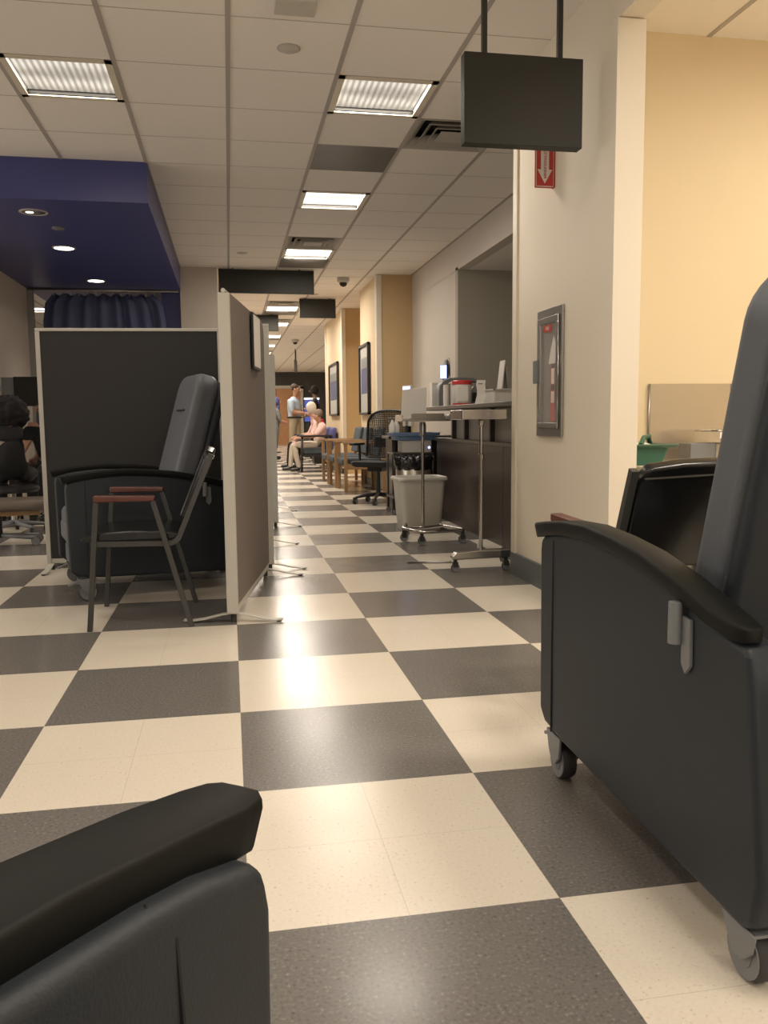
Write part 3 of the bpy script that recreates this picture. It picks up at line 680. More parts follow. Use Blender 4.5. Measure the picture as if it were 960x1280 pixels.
q = MB(); q.loft([[(-.034+dx, dx*.5-.001, z), (.034+dx, dx*.5-.001, z), (.034+dx, dx*.5+.001, z), (-.034+dx, dx*.5+.001, z)] for dx, z in st]); obj('strip', q, 'paper', t)
obj('print_mark', MB().box(-.022, .012, -.0035, -.0005, .145, .152), 'greyplast', t)
# white perforated basket
t = thing('perforated_basket', 'white plastic basket with punched holes at the worktop end', 'basket', (2.06, 6.06, WT), 0)
q = MB(); bx0, bx1 = -.165, .17
cols, rows = 9, 4
xs = [bx0]; 
q.box(bx0, bx1, -.16, -.156, 0, .022).box(bx0, bx1, -.16, -.156, .082, .10)
hx0 = bx0+.03; hs = .0235
q.box(bx0, hx0, -.16, -.156, .022, .082)
for c_ in range(12):
    xa = hx0+c_*hs*.98
    if xa+.013 < bx1:
        q.box(xa+.009, min(xa+.0235, bx1), -.16, -.156, .022, .082)
for r_ in range(4): q.box(hx0, bx1, -.1598, -.1562, .031+.02*r_-.0, .042+.02*r_) if r_ < 3 else None
obj('front_wall', q, 'whitep', t, smooth=False)
obj('tub', MB().box(bx0, bx0+.004, -.156, .16, 0, .10).box(bx1-.004, bx1, -.156, .16, 0, .10).box(bx0, bx1, .156, .16, 0, .10).box(bx0, bx1, -.156, .156, 0, .004), 'whitep', t, smooth=False)
obj('rim', MB().box(bx0-.008, bx1+.008, -.168, -.156, .096, .104).box(bx0-.008, bx0+.003, -.168, .168, .096, .104).box(bx1-.003, bx1+.008, -.168, .168, .096, .104).box(bx0-.008, bx1+.008, .156, .168, .096, .104), 'whitep', t, smooth=False)
t = thing('sign_holder', 'clear slanted sign holder standing behind the perforated basket', 'sign holder', (2.13, 6.42, WT))
obj('plate', MB().prism([(-.045, 0), (-.037, 0), (.003, .34), (-.006, .34)], -.06, .06), 'whitep', t, bev=.001)
obj('rear_plate', MB().prism([(.038, 0), (.046, 0), (.022, .28), (.014, .31), (.0, .29)], -.06, .06), 'greypan', t, bev=.001)
obj('base', MB().box(-.045, .046, -.06, .06, 0, .006), 'greypan', t, bev=.001)
# monitors behind, seen edge-on with lit strip
t = thing('tablet', 'small tablet with a narrow lit face on a tall stand, behind the worktop items', 'tablet', (1.955, 7.60, WT), 1.0)
obj('case', MB().box(-.012, .012, -.035, .035, .255, .385), 'black', t, bev=.004)
obj('display', MB().box(-.0135, -.012, -.030, .030, .26, .38), 'screenlit', t, smooth=False)
obj('stand', MB().box(-.006, .006, -.012, .012, 0, .26).box(-.05, .05, -.05, .05, 0, .01), 'black', t, bev=.002)
t = thing('desk_fan', 'round grey desk fan standing behind the worktop near the lit strip', 'fan', (2.02, 7.80, WT), 1.15)
for kz in range(2):
    pass
rg = MB()
for rr_ in (.10, .075, .05, .025):
    rg.tube([(rr_*math.cos(2*PI*i/28)*1.0, -.03, .345+rr_*math.sin(2*PI*i/28)*1.15) for i in range(29)], .0022, 5)
obj('grille', rg, 'greyplast', t)
obj('rear_cowl', MB().lathe([(0, .03), (.06, .028), (.098, .0), (.102, -.02)], 28, c=(0, 0, .345), axis='y'), 'greyplast', t)
obj('blades', MB().box(-.07, .07, -.012, -.008, .325, .365).box(-.02, .02, -.012, -.008, .275, .415), 'black', t)
obj('base', MB().lathe([(0, 0), (.06, 0), (.055, .012), (.015, .02), (.012, .25), (0, .25)], 24), 'black', t)
t = thing('monitor', 'narrow lit monitor edge at the left end of the station', 'monitor', (1.885, 8.86, .78), .30)
obj('display_case', MB().box(-.02, .02, -.09, .09, .10, .53), 'whitep', t, bev=.006)
obj('display', MB().box(-.022, -.02, -.08, .08, .35, .52), 'screenlit', t, smooth=False)
obj('stand', MB().box(-.02, .02, -.03, .03, 0, .2).box(-.06, .06, -.08, .08, 0, .012), 'black', t, bev=.003)
t = thing('side_desk', 'low dark desk continuing behind the waste bin and stands', 'desk', (2.15, 8.85, 0))
obj('top', MB().box(-.52, .3, -.2, .2, .75, .78), 'worktop', t, bev=.004)
obj('side_panel', MB().box(-.48, -.45, -.18, .18, 0, .75), 'desk', t, bev=.002)
obj('side_panel', MB().box(.25, .28, -.18, .18, 0, .75), 'desk', t, bev=.002)
obj('back_panel', MB().box(-.45, .25, .15, .18, .1, .75), 'desk', t, bev=.002)

# ------------------------------------------------------------------ rolling stands
def stand(label, loc, rz, kind):
    t = thing('mayo_stand', label, 'rolling stand', loc, rz, 'chromed rolling tray stands')
    if kind == 0:
        b = obj('base', MB().prism([(-.225, .078), (-.23, .098), (-.20, .125), (-.05, .135), (.15, .137), (.225, .12), (.225, .085)], -.03, .03), 'chrome', t, bev=.008, seg=3)
        obj('base_leg', MB().tube([(.17, 0, .09), (-.16, .0, .09), (-.21, .0, .085)], .01, 8), 'chrome', t) if 0 else None
        obj('base_leg', MB().prism([(.17, .03), (.225, .03), (.225, .30), (.19, .30)], .075, .10, 'xy'), 'chrome', t, bev=.006)
        obj('base_leg', MB().tube([(-.22, .02, .06), (-.46, .20, .035)], .008, 8), 'alu', t)
        for (x, y) in ((-.20, 0), (.13, 0), (.205, .02), (.205, .27)):
            c = obj('caster', MB().cyl((x, y, .048), (x, y, .085), .012, 12).box(x-.016, x+.016, y-.014, y+.014, .03, .062), 'darkrub', t)
            wheel(0, (x, y, .027), .027, .02, c)
        obj('pole', MB().tube([(-.035, 0, .13), (-.035, 0, .945)], .0125, 14), 'chrome', t)
        obj('collar', MB().lathe([(.013, .70), (.018, .70), (.018, .73), (.013, .735)], 18, c=(-.035, 0, 0)).lathe([(.013, .90), (.022, .92), (.022, .94), (.013, .945)], 18, c=(-.035, 0, 0)), 'chrome', t)
        tr = obj('tray', MB().box(-.18, .07, -.12, .13, .945, .950), 'chrome', t)
        obj('tray_rim', MB().box(-.195, .085, -.135, -.12, .945, 1.005).box(-.195, .085, .13, .145, .945, 1.005).box(-.195, -.18, -.12, .13, .945, 1.005).box(.07, .085, -.12, .13, .945, 1.005), 'chrome', tr, bev=.006, seg=3)
    else:
        pts = [(-.02, .30, .105), (-.10, .02, .105), (-.02, -.20, .10), (.02, -.225, .10), (.32, -.17, .10), (.345, -.14, .10), (.22, .16, .105)]
        obj('base', MB().tube(pts, .0115, 10), 'chrome', t)
        obj('base_leg', MB().tube([(-.10, .02, .105), (.06, .02, .105), (.24, .10, .105)], .0115, 10), 'chrome', t)
        for (x, y) in ((-.09, .03), (-.0, -.2), (.33, -.16), (-.02, .30)):
            c = obj('caster', MB().cyl((x, y, .05), (x, y, .10), .014, 12).box(x-.018, x+.018, y-.016, y+.016, .03, .066), 'darkrub', t)
            wheel(0, (x, y, .032), .032, .022, c)
        obj('pole', MB().tube([(.06, .02, .10), (.06, .02, .93)], .0125, 14), 'chrome', t)
        obj('collar', MB().lathe([(.013, .82), (.026, .83), (.028, .90), (.022, .93)], 18, c=(.06, .02, 0)), 'alu', t)
        tr = obj('tray', MB().box(-.12, .24, -.10, .14, .935, .940), 'chrome', t)
        obj('tray_rim', MB().prism([(-.13, -.115), (.25, -.115), (.25, -.10), (-.13, -.10)], .935, .955, 'xy').prism([(-.06, -.115), (.20, -.115), (.14, -.105), (-.01, -.105)], .955, .995, 'xy').box(-.13, -.12, -.10, .14, .935, .985).box(.24, .25, -.10, .14, .935, .985).box(-.13, .25, .14, .155, .935, .985), 'chrome', tr, bev=.002)
    return t
stand('chromed rolling stand nearest the pier, with heavy flat base and rimmed tray', (1.565, 5.03, 0), 0, 0)
stand('chromed rolling stand with open tube base before the waste bin', (1.415, 6.38, 0), 0, 1)
t = thing('display_board', 'blank white board leaning upright on the tray of the farther rolling stand', 'board', (1.325, 6.42, .941), .12)
obj('board', MB().prism([(-.015, 0), (.19, .045), (.195, .255), (.0, .235)], -.004, .004), 'whitep', t, bev=.001)
obj('board_edge', MB().tube([(-.015, 0, .0), (.0, 0, .235), (.195, 0, .255)], .003, 6), 'paper', t)
# floor stop
obj('floor_door_stop', MB().lathe([(0, 0), (.018, 0), (.018, .055), (.014, .062), (0, .062)], 18, c=(1.80, 5.95, 0)), 'whitep', label='small white cylindrical stop on the floor by the desk foot', cat='door stop')

# ------------------------------------------------------------------ waste bin, cart
t = thing('waste_bin', 'large off-white tapered plastic waste bin beside the dark desk', 'waste bin', (1.605, 7.12, 0), .06)
def rrect(hx, hy, r, z, n=5):
    o = []
    for (cx, cy, a0) in ((hx-r, hy-r, 0), (-hx+r, hy-r, PI/2), (-hx+r, -hy+r, PI), (hx-r, -hy+r, 1.5*PI)):
        for i in range(n+1): a = a0+PI/2*i/n; o.append((cx+r*math.cos(a), cy+r*math.sin(a), z))
    return o
obj('bin_body', MB().loft([rrect(.165, .12, .04, 0), rrect(.17, .125, .04, .01), rrect(.202, .15, .045, .42), rrect(.206, .154, .045, .44), rrect(.2, .148, .045, .44), rrect(.165, .12, .04, .02)]), 'bin', t, angle=60)
obj('bin_rim', MB().loft([rrect(.206, .154, .045, .425), rrect(.222, .17, .05, .435), rrect(.222, .17, .05, .452), rrect(.212, .16, .05, .462), rrect(.2, .148, .045, .455), rrect(.2, .148, .045, .425)], cap=False), 'bin', t, angle=60)
t = thing('step_can', 'round steel can with a black gathered liner behind the waste bin', 'waste can', (1.745, 7.98, 0))
obj('can_body', MB().lathe([(0, 0), (.15, 0), (.165, .02), (.172, .50), (.165, .52), (0, .52)], 32), 'steel', t)
rings = []
for (r0, z, a) in ((.172, .47, .004), (.182, .53, .010), (.186, .57, .012), (.17, .60, .016), (.12, .59, .012)):
    rings.append([((r0+a*math.sin(i*2*PI*11/66+z*40))*math.cos(2*PI*i/66), (r0+a*math.sin(i*2*PI*11/66+z*40))*math.sin(2*PI*i/66), z+a*.6*math.sin(i*1.9)) for i in range(66)])
obj('liner', MB().loft(rings), 'blkvinyl', t, angle=80)
t = thing('supply_cart', 'small dark rolling supply cart standing left of the dark desk', 'cart', (1.80, 8.42, 0))
obj('shelf', MB().box(-.20, .22, -.17, .17, .60, .62), 'worktop', t, bev=.003)
obj('shelf', MB().box(-.20, .22, -.17, .17, .16, .18), 'worktop', t, bev=.003)
for a in (-.19, .21):
    for b in (-.16, .16):
        obj('leg', MB().tube([(a, b, .05), (a, b, .62)], .009, 8), 'rod', t)
        wheel(0, (a, b, .025), .025, .018, t)
t = thing('storage_box', 'white storage box on the supply cart under the blue lid', 'box', (1.84, 8.40, .62))
obj('box_body', MB().box(-.14, .16, -.12, .12, 0, .125), 'whitep', t, bev=.008)
obj('indicator', MB().lathe([(0, 0), (.012, .001), (.012, .004), (0, .006)], 12, c=(.135, -.126, .05), axis='y'), 'screenlit', t)
t = thing('blue_lid', 'light blue rimmed tray lying across the white storage box', 'tray', (1.84, 8.40, .745))
obj('tray_body', MB().loft([rrect(.20, .14, .03, .0), rrect(.215, .15, .03, .045), rrect(.24, .17, .03, .045), rrect(.24, .17, .03, .065), rrect(.2, .14, .03, .062)]), 'bluecl', t, angle=60)
obj('rim', MB().loft([rrect(.235, .165, .03, .062), rrect(.245, .175, .03, .064), rrect(.245, .175, .03, .074), rrect(.225, .155, .03, .074)], cap=False), 'bluecl', t)
for n, (x, y, z) in enumerate([(1.70, 8.80, .78), (1.77, 8.95, .78)]):
    t = thing('spray_bottle', ['white spray bottle standing on the side desk behind the mesh chair', 'second pale bottle on the side desk, farther from the viewer'][n], 'bottle', (x, y, z), 0, 'bottles on the side desk')
    obj('bottle', MB().lathe([(0, 0), (.035, 0), (.037, .01), (.037, .11), (.015, .15), (.012, .17), (0, .17)], 20), 'whitep', t)
    obj('nozzle', MB().box(-.045, .015, -.01, .01, .17, .195).tube([(-.03, 0, .175), (-.045, 0, .13)], .004, 6), 'greyplast', t)

# ------------------------------------------------------------------ mesh office chair
t = thing('office_chair', 'black mesh office chair on a star base left of the waste bin', 'office chair', (1.66, 9.47, 0), PI+.95)
for k in range(5):
    a = 2*PI*k/5+.3; ca, sa = math.cos(a), math.sin(a)
    l = obj('base_arm', MB().tube([(0, 0, .105), (.16*ca, .16*sa, .095), (.27*ca, .27*sa, .07)], .02, 8, rs=[.026, .02, .013]), 'black', t)
    c = obj('caster', MB().box(.27*ca-.018, .27*ca+.018, .27*sa-.018, .27*sa+.018, .035, .075), 'black', l)
    wheel(0, (.27*ca, .27*sa, .028), .028, .04, c)
obj('gas_lift', MB().cyl((0, 0, .10), (0, 0, .40), .028, 16, .022), 'frametube', t)
obj('mechanism', MB().box(-.13, .10, -.09, .09, .37, .43), 'black', t, bev=.01)
obj('seat', MB().loft([[(x+.0, y*.25*f, z) for (x, y) in ((-.24, -1), (-.22, -1.0), (.18, -1), (.25, -.8), (.27, 0), (.25, .8), (.18, 1), (-.22, 1.0), (-.24, 0.9), (-.25, 0))] for z, f in ((.425, .8), (.44, 1), (.475, 1.02), (.485, .95))]), 'mesh', t, bev=.01)
# curved mesh back with ribs
cols_ = []
q = MB(); nx_, nz_ = 34, 24
def bp(u, v, off=0):
    y = (u*2-1)*(.25+.02*math.sin(v*PI))*(1-.12*max(0, v-.8)*5*abs(u*2-1)**2)
    x = -.26-.10*v+.05*(u*2-1)**2-.02*math.sin(v*PI*1.2)
    return (x-off, y, .52+.54*v-.05*max(0, v-.75)*4*abs(u*2-1)**3)
for j in range(nz_+1):
    for i in range(nx_+1): q.v.append(bp(i/nx_, j/nz_))
for j in range(nz_):
    for i in range(nx_):
        q.f.append((j*(nx_+1)+i, j*(nx_+1)+i+1, (j+1)*(nx_+1)+i+1, (j+1)*(nx_+1)+i))
bo = obj('backrest', q, 'mesh', t); wf = bo.modifiers.new('w', 'WIREFRAME'); wf.thickness = .013; wf.use_even_offset = False
fr = [bp(i/20, 1) for i in range(21)] + [bp(1, 1-j/12) for j in range(1, 13)] + [bp(1-i/20, 0) for i in range(1, 21)] + [bp(0, j/12) for j in range(1, 13)]
obj('back_frame', MB().tube(fr, .013, 8), 'black', t)
obj('lumbar_pad', MB().loft([[(bp(u, v, .012)[0], bp(u, v)[1], bp(u, v)[2]) for u in (.15, .35, .5, .65, .85)] + [(bp(u, v, .03)[0], bp(u, v)[1], bp(u, v)[2]) for u in (.85, .65, .5, .35, .15)] for v in (.2, .32, .42)]), 'black', t)
obj('spine', MB().tube([(-.05, 0, .40), (-.28, 0, .42), (-.37, 0, .55), (-.43, 0, .80)], .022, 8), 'greyplast', t)
for s in (-1, 1):
    a = obj('arm_support', MB().tube([(-.12, s*.20, .42), (-.12, s*.29, .46), (-.10, s*.29, .66)], .016, 8), 'black', t)
    obj('arm_pad', MB().box(-.18, .08, s*.29-.04, s*.29+.04, .66, .69), 'black', a, bev=.012, seg=3)

# ------------------------------------------------------------------ waiting chairs with oak arms (along the right wall)
def oak_chair(label, loc, rz):
    t = thing('waiting_chair', label, 'chair', loc, rz, 'oak armed waiting chairs along the right wall')
    for s in (-1, 1):
        y = s*.345
        obj('leg', MB().box(.25, .295, y-.022, y+.022, 0, .635), 'oak', t, bev=.004)
        obj('leg', MB().prism([(-.27, 0), (-.225, 0), (-.217, .635), (-.255, .635)], y-.022, y+.022), 'oak', t, bev=.004)
        obj('armrest', MB().box(-.27, .305, y-.032, y+.032, .635, .665), 'oak', t, bev=.006)
        obj('side_rail', MB().box(-.23, .25, y-.012, y+.012, .30, .37), 'oak', t, bev=.003)
    obj('seat', MB().box(-.22, .31, -.31, .31, .35, .445), 'seatblue', t, bev=.03, seg=4)
    obj('front_rail', MB().box(.22, .25, -.325, .325, .31, .38), 'oak', t, bev=.003)
    q = MB().prism([(-.21, .47), (-.16, .47), (-.235, .84), (-.285, .85)], -.31, .31)
    obj('backrest', q, 'seatblue', t, bev=.02, seg=3)
    return t
oc_ = oak_chair('oak armed waiting chair nearest, right behind the mesh office chair', (1.77, 11.36, 0), PI)
copy_tree(oc_, label='second oak armed waiting chair, in the middle of its row', loc=(1.74, 12.13, 0))
copy_tree(oc_, label='third oak armed waiting chair, next to the seated man in pink', loc=(1.72, 12.90, 0))

# framed pictures
for n, (x, y0, y1, z0, z1) in enumerate([(2.005, 12.02, 12.86, 1.03, 2.06), (1.99, 15.4, 16.7, 1.04, 2.02)]):
    t = thing('framed_picture', ['nearer tall black framed print with blue and grey bands, beside the tan wall', 'farther black framed blue print above the seated man in pink'][n], 'picture', (x, (y0+y1)/2, (z0+z1)/2), 0, 'framed prints on the hallway wall')
    hy, hz = (y1-y0)/2, (z1-z0)/2
    obj('frame', MB().box(-.04, 0, -hy, -hy+.035, -hz, hz).box(-.04, 0, hy-.035, hy, -hz, hz).box(-.04, 0, -hy, hy, -hz, -hz+.035).box(-.04, 0, -hy, hy, hz-.035, hz), 'black', t, bev=.003)
    obj('mount', MB().box(-.012, -.006, -hy+.03, hy-.03, -hz+.03, hz-.03), 'matgrey', t, smooth=False)
    obj('print', MB().box(-.014, -.012, -hy+.12, hy-.12, -hz*.40, hz*.32), 'picblue', t, smooth=False)
    obj('print_band', MB().box(-.0145, -.012, -hy+.12, hy-.12, hz*.32, hz*.62), 'greyplast', t, smooth=False)

# ------------------------------------------------------------------ nook counter and what stands on it
t = thing('counter', 'low counter with a pale laminate top against the yellow nook wall', 'counter', (2.75, 3.95, 0))
obj('body', MB().box(-.78, .9, -.22, .245, .08, .685), 'cream', t, bev=.003)
obj('plinth', MB().box(-.76, .9, -.17, .24, 0, .08), 'baseb', t)
obj('top', MB().box(-.82, .92, -.25, .247, .685, .715), 'guard', t, bev=.004)
for n in range(3): 
    d_ = obj('door', MB().box(-.76+.55*n, -.24+.55*n, -.235, -.22, .11, .66), 'cream', t, bev=.004)
    obj('door_handle', MB().tube([(-.30+.55*n, -.25, .5), (-.30+.55*n, -.25, .6)], .006, 8), 'alu', d_)
t = thing('steel_backsplash', 'square stainless steel sheet on the yellow wall above the counter', 'backsplash', (2.445, 4.192, .92))
obj('sheet', MB().box(-.245, .245, -.004, .004, -.20, .205), 'steel', t, smooth=False)
obj('edge_strip', MB().box(.228, .245, -.010, -.004, -.20, .205), 'alu', t)
obj('edge_strip', MB().box(-.248, -.238, -.008, -.004, -.20, .205), 'alu', t)
t = thing('recycling_tub', 'dark green plastic tub with white paper inside on the counter', 'tub', (1.965, 3.92, .715), 0)
obj('tub_body', MB().loft([rrect(.12, .11, .02, 0), rrect(.145, .125, .02, .085), rrect(.175, .15, .02, .088), rrect(.185, .16, .02, .10), rrect(.165, .14, .02, .104), rrect(.14, .12, .02, .09), rrect(.115, .10, .02, .02)]), 'green', t, angle=50)
obj('handle', MB().tube([(.0, -.11, .10), (.04, -.06, .135), (.10, .0, .14), (.13, .06, .125), (.16, .10, .10)], .012, 8), 'green', t)
obj('paper_sheet', MB().loft([[(-.12, -.10, .10), (.06, -.10, .098), (.02, .08, .135), (-.12, .08, .14)], [(-.12, -.10, .104), (.06, -.10, .102), (.02, .08, .139), (-.12, .08, .144)]]), 'paper', t)
t = thing('metal_box', 'low grey metal box on the counter before the steel sheet', 'box', (2.405, 4.0, .715))
obj('box_body', MB().box(-.10, .10, -.06, .06, 0, .10), 'greyplast', t, bev=.004)
obj('latch', MB().box(.04, .075, -.064, -.06, .005, .095), 'alu', t, bev=.002)
t = thing('steel_canister', 'shiny steel cylinder on the counter beside the grey metal box', 'canister', (2.555, 3.99, .715))
obj('body', MB().lathe([(0, 0), (.042, 0), (.042, .10), (.038, .104), (0, .104)], 28), 'chrome', t)
obj('lid', MB().lathe([(.043, .095), (.044, .10), (.04, .106), (0, .106)], 28), 'steel', t)
t = thing('clear_dish', 'round clear lidded dish with a small label, stacked on the metal box', 'dish', (2.475, 3.99, .8215))
obj('dish_body', MB().lathe([(0, 0), (.09, 0), (.10, .008), (.105, .055), (.10, .062), (0, .062)], 32), 'glass', t)
obj('rim', MB().lathe([(.104, .052), (.108, .054), (.108, .06), (.10, .064)], 32), 'chrome', t)
obj('label', MB().box(-.045, .02, -.107, -.102, .018, .048), 'paper', t, bev=.001)
# seated-side cabinet on left wall
t = thing('wall_cabinet', 'dark grey box cabinet on the beige wall above the seated person', 'cabinet', (-2.08, 9.9, 1.295))
obj('body', MB().box(-.19, .19, -.17, .17, -.155, .155), 'signdark', t, bev=.004)
obj('door', MB().box(-.18, .18, -.182, -.17, -.145, .145), 'signdark', t, bev=.002)
obj('wall_mount', MB().box(-.32, -.19, -.15, .17, -.14, .15), 'greyplast', t, bev=.003)

# ------------------------------------------------------------------ people
def skin_body(nodes, edges, regions, parent, name='body', sub=2):
    """nodes: {key: (xyz, radius)}; edges: [(a,b)]; regions: [(set of keys, material)] by nearest node"""
    keys = list(nodes); me = bpy.data.meshes.new('sk')
    me.from_pydata([nodes[k][0] for k in keys], [(keys.index(a), keys.index(b)) for a, b in edges], [])
    o = bpy.data.objects.new('sk', me); COL.objects.link(o)
    sm = o.modifiers.new('skin', 'SKIN'); sm.use_smooth_shade = True; sm.branch_smoothing = .6
    for i, k in enumerate(keys):
        r = nodes[k][1]; me.skin_vertices[0].data[i].radius = r if isinstance(r, tuple) else (r, r)
        me.skin_vertices[0].data[i].use_root = (i == 0)
    ss = o.modifiers.new('sub', 'SUBSURF'); ss.levels = sub; ss.render_levels = sub
    dg = bpy.context.evaluated_depsgraph_get(); dg.update()
    m2 = bpy.data.meshes.new_from_object(o.evaluated_get(dg)); bpy.data.objects.remove(o)
    m2.materials.clear(); kr = {}
    for i, (ks, m) in enumerate(regions):
        m2.materials.append(MT[m])
        for k in ks: kr[k] = i
    # classify by nearest skeleton segment
    segs = [(Vector(nodes[a][0]), Vector(nodes[b][0]), kr.get(b, 0)) for a, b in edges]
    for p in m2.polygons:
        c = p.center; best = 1e9; mi = 0
        for A, B, g in segs:
            ab = B-A; t_ = max(0, min(1, (c-A).dot(ab)/max(1e-9, ab.length_squared))); d = (A+ab*t_-c).length
            if d < best: best = d; mi = g
        p.material_index = mi; p.use_smooth = True
    o = bpy.data.objects.new(name, m2); COL.objects.link(o); o.parent = parent
    return o
def head_parts(t, hc, hr, facing, hair, hairstyle='short'):
    f = Vector(facing).normalized(); side = Vector((-f.y, f.x, 0)).normalized(); h = Vector(hc)
    M = Matrix((f, side, Vector((0, 0, 1)))).transposed().to_4x4(); M.translation = h
    def ell(c, r, n=16, cut=None):
        q = MB(); rows = 10
        prof = [(max(.0, math.sin(PI*i/rows)), -math.cos(PI*i/rows)) for i in range(rows+1)]
        rings = [[tuple(M @ Vector((c[0]+r[0]*a*math.cos(2*PI*k/n), c[1]+r[1]*a*math.sin(2*PI*k/n), c[2]+r[2]*b))) for k in range(n)] for a, b in prof]
        return q.loft(rings)
    if hairstyle == 'short': obj('hair', ell((-.034, 0, .042), (.086, .084, .090)), hair, t, angle=90)
    elif hairstyle == 'curly': 
        o = obj('hair', ell((-.03, 0, .0), (.165, .165, .155)), hair, t, angle=90, sub=2)
        tx = bpy.data.textures.new('curl', 'CLOUDS'); tx.noise_scale = .04; dm = o.modifiers.new('d', 'DISPLACE'); dm.texture = tx; dm.strength = .05; dm.texture_coords = 'LOCAL'
    elif hairstyle == 'bob': obj('hair', ell((-.03, 0, .01), (.105, .098, .125)), hair, t, angle=90)
    for a in (-1, 1):
        obj('ear', ell((0, a*.078, -.005), (.02, .012, .032), 10), t.get('skinm', 'skin'), t, angle=90)
        obj('eye', ell((.078, a*.032, .01), (.006, .012, .005), 10), 'hairb', t, angle=90)
    obj('nose', ell((.098, 0, -.015), (.018, .013, .024), 10), t.get('skinm', 'skin'), t, angle=90)
    obj('mouth', ell((.082, 0, -.052), (.006, .022, .005), 10), 'cherry', t, angle=90)
def hand(nodes, edges, wrist, wp, d, n_, side, pre):
    """palm and five bent fingers; d = direction of the hand, n_ = palm down normal, side = thumb side"""
    d = Vector(d).normalized(); n_ = Vector(n_).normalized(); s_ = Vector(side).normalized(); wp = Vector(wp)
    nodes[pre+'palm'] = (tuple(wp+d*.06), (.030, .017)); edges.append((wrist, pre+'palm'))
    for i, (off, ln) in enumerate([(-.027, .058), (-.009, .070), (.010, .074), (.028, .066)]):
        a = wp+d*.095+s_*off; b = a+d*ln*.55+n_*.010; c = b+d*ln*.35+n_*.028
        for nm, p_, r_ in (('a', a, .0095), ('b', b, .0085), ('c', c, .0075)): nodes[pre+'f%d%s' % (i, nm)] = (tuple(p_), r_)
        edges += [(pre+'palm', pre+'f%da' % i), (pre+'f%da' % i, pre+'f%db' % i), (pre+'f%db' % i, pre+'f%dc' % i)]
    a = wp+d*.04+s_*.040+n_*.005; b = a+d*.035+s_*.016+n_*.012
    nodes[pre+'ta'] = (tuple(a), .0105); nodes[pre+'tb'] = (tuple(b), .009)
    edges += [(pre+'palm', pre+'ta'), (pre+'ta', pre+'tb')]
def person(label, loc, rz, J, mats, facing, hair, style, sub=2, skinm='skin', g=1.0):
    """J: joints in local coordinates (+x = forward). mats: top, sleeve, trousers, shoes"""
    t = thing('person', label, 'person', loc, rz); top, sleeve, trou, shoe = mats; t['skinm'] = skinm
    N = {}; E = []
    def n(k, p, r): N[k] = (tuple(p), r)
    pel, che, nek, hd = (Vector(J[k]) for k in ('pelvis', 'chest', 'neck', 'head'))
    n('pelvis', pel, (.145*g, .115*g)); n('waist', pel.lerp(che, .45), (.135*g, .108*g)); n('chest', che, (.155*g, .118*g)); n('upper', che.lerp(nek, .62), (.10*g, .085*g))
    n('neck', nek, .052); n('chin', nek.lerp(hd, .45), .056); n('head', hd, (.078, .088)); n('crown', hd+Vector((0, 0, .06)), (.062, .07))
    E += [('pelvis', 'waist'), ('waist', 'chest'), ('chest', 'upper'), ('upper', 'neck'), ('neck', 'chin'), ('chin', 'head'), ('head', 'crown')]
    legs = []; arms = []; shoes = []; hands = []
    for s, sd in ((1, 'l'), (-1, 'r')):
        hip, kn, an, toe = (Vector(J[sd+k]) for k in ('hip', 'knee', 'ankle', 'toe'))
        n(sd+'hip', hip, .088); n(sd+'mid', hip.lerp(kn, .5), .075); n(sd+'knee', kn, .060); n(sd+'calf', kn.lerp(an, .35), .058); n(sd+'ankle', an, .043)
        n(sd+'heel', an+Vector((0, 0, -.035)), .042); n(sd+'toe', toe, (.042, .03))
        E += [('pelvis', sd+'hip'), (sd+'hip', sd+'mid'), (sd+'mid', sd+'knee'), (sd+'knee', sd+'calf'), (sd+'calf', sd+'ankle'), (sd+'ankle', sd+'heel'), (sd+'heel', sd+'toe')]
        legs += [sd+'hip', sd+'mid', sd+'knee', sd+'calf', sd+'ankle']; shoes += [sd+'heel', sd+'toe']
        sh, el, wr = (Vector(J[sd+k]) for k in ('shoulder', 'elbow', 'wrist'))
        n(sd+'sh', sh, .066*g); n(sd+'el', el, .045*g); n(sd+'fore', el.lerp(wr, .35), .040); n(sd+'wr', wr, .027)
        E += [('upper', sd+'sh'), (sd+'sh', sd+'el'), (sd+'el', sd+'fore'), (sd+'fore', sd+'wr')]
        arms += [sd+'sh', sd+'el']; d = (wr-el).normalized()
        hand(N, E, sd+'wr', wr, d, (0, 0, -1) if abs(d.z) < .8 else (.3, 0, 0.05), Vector((d.y*-s, d.x*s, 0)) if abs(d.z) < .8 else Vector((1, 0, 0)), sd)
    sk = [k for k in N if k not in legs+arms+shoes and k not in ('pelvis', 'waist', 'chest', 'upper')]
    reg = [(['waist', 'chest', 'upper'], top), (arms, sleeve), (legs+['pelvis'], trou), (shoes, shoe), (sk, skinm)]
    skin_body(N, E, reg, t, 'body', sub)
    head_parts(t, hd, .1, facing, hair, style)
    return t
STAND = dict(pelvis=(0, 0, .96), chest=(.0, 0, 1.28), neck=(.02, 0, 1.48), head=(.05, 0, 1.63),
    lhip=(0, .09, .90), lknee=(.03, .10, .50), lankle=(-.02, .11, .09), ltoe=(.15, .12, .035),
    rhip=(0, -.09, .90), rknee=(-.03, -.10, .50), rankle=(-.10, -.11, .09), rtoe=(.06, -.12, .035),
    lshoulder=(0, .18, 1.40), lelbow=(.03, .23, 1.12), lwrist=(.24, .17, 1.06),
    rshoulder=(0, -.18, 1.40), relbow=(.04, -.23, 1.12), rwrist=(.27, -.15, 1.10))
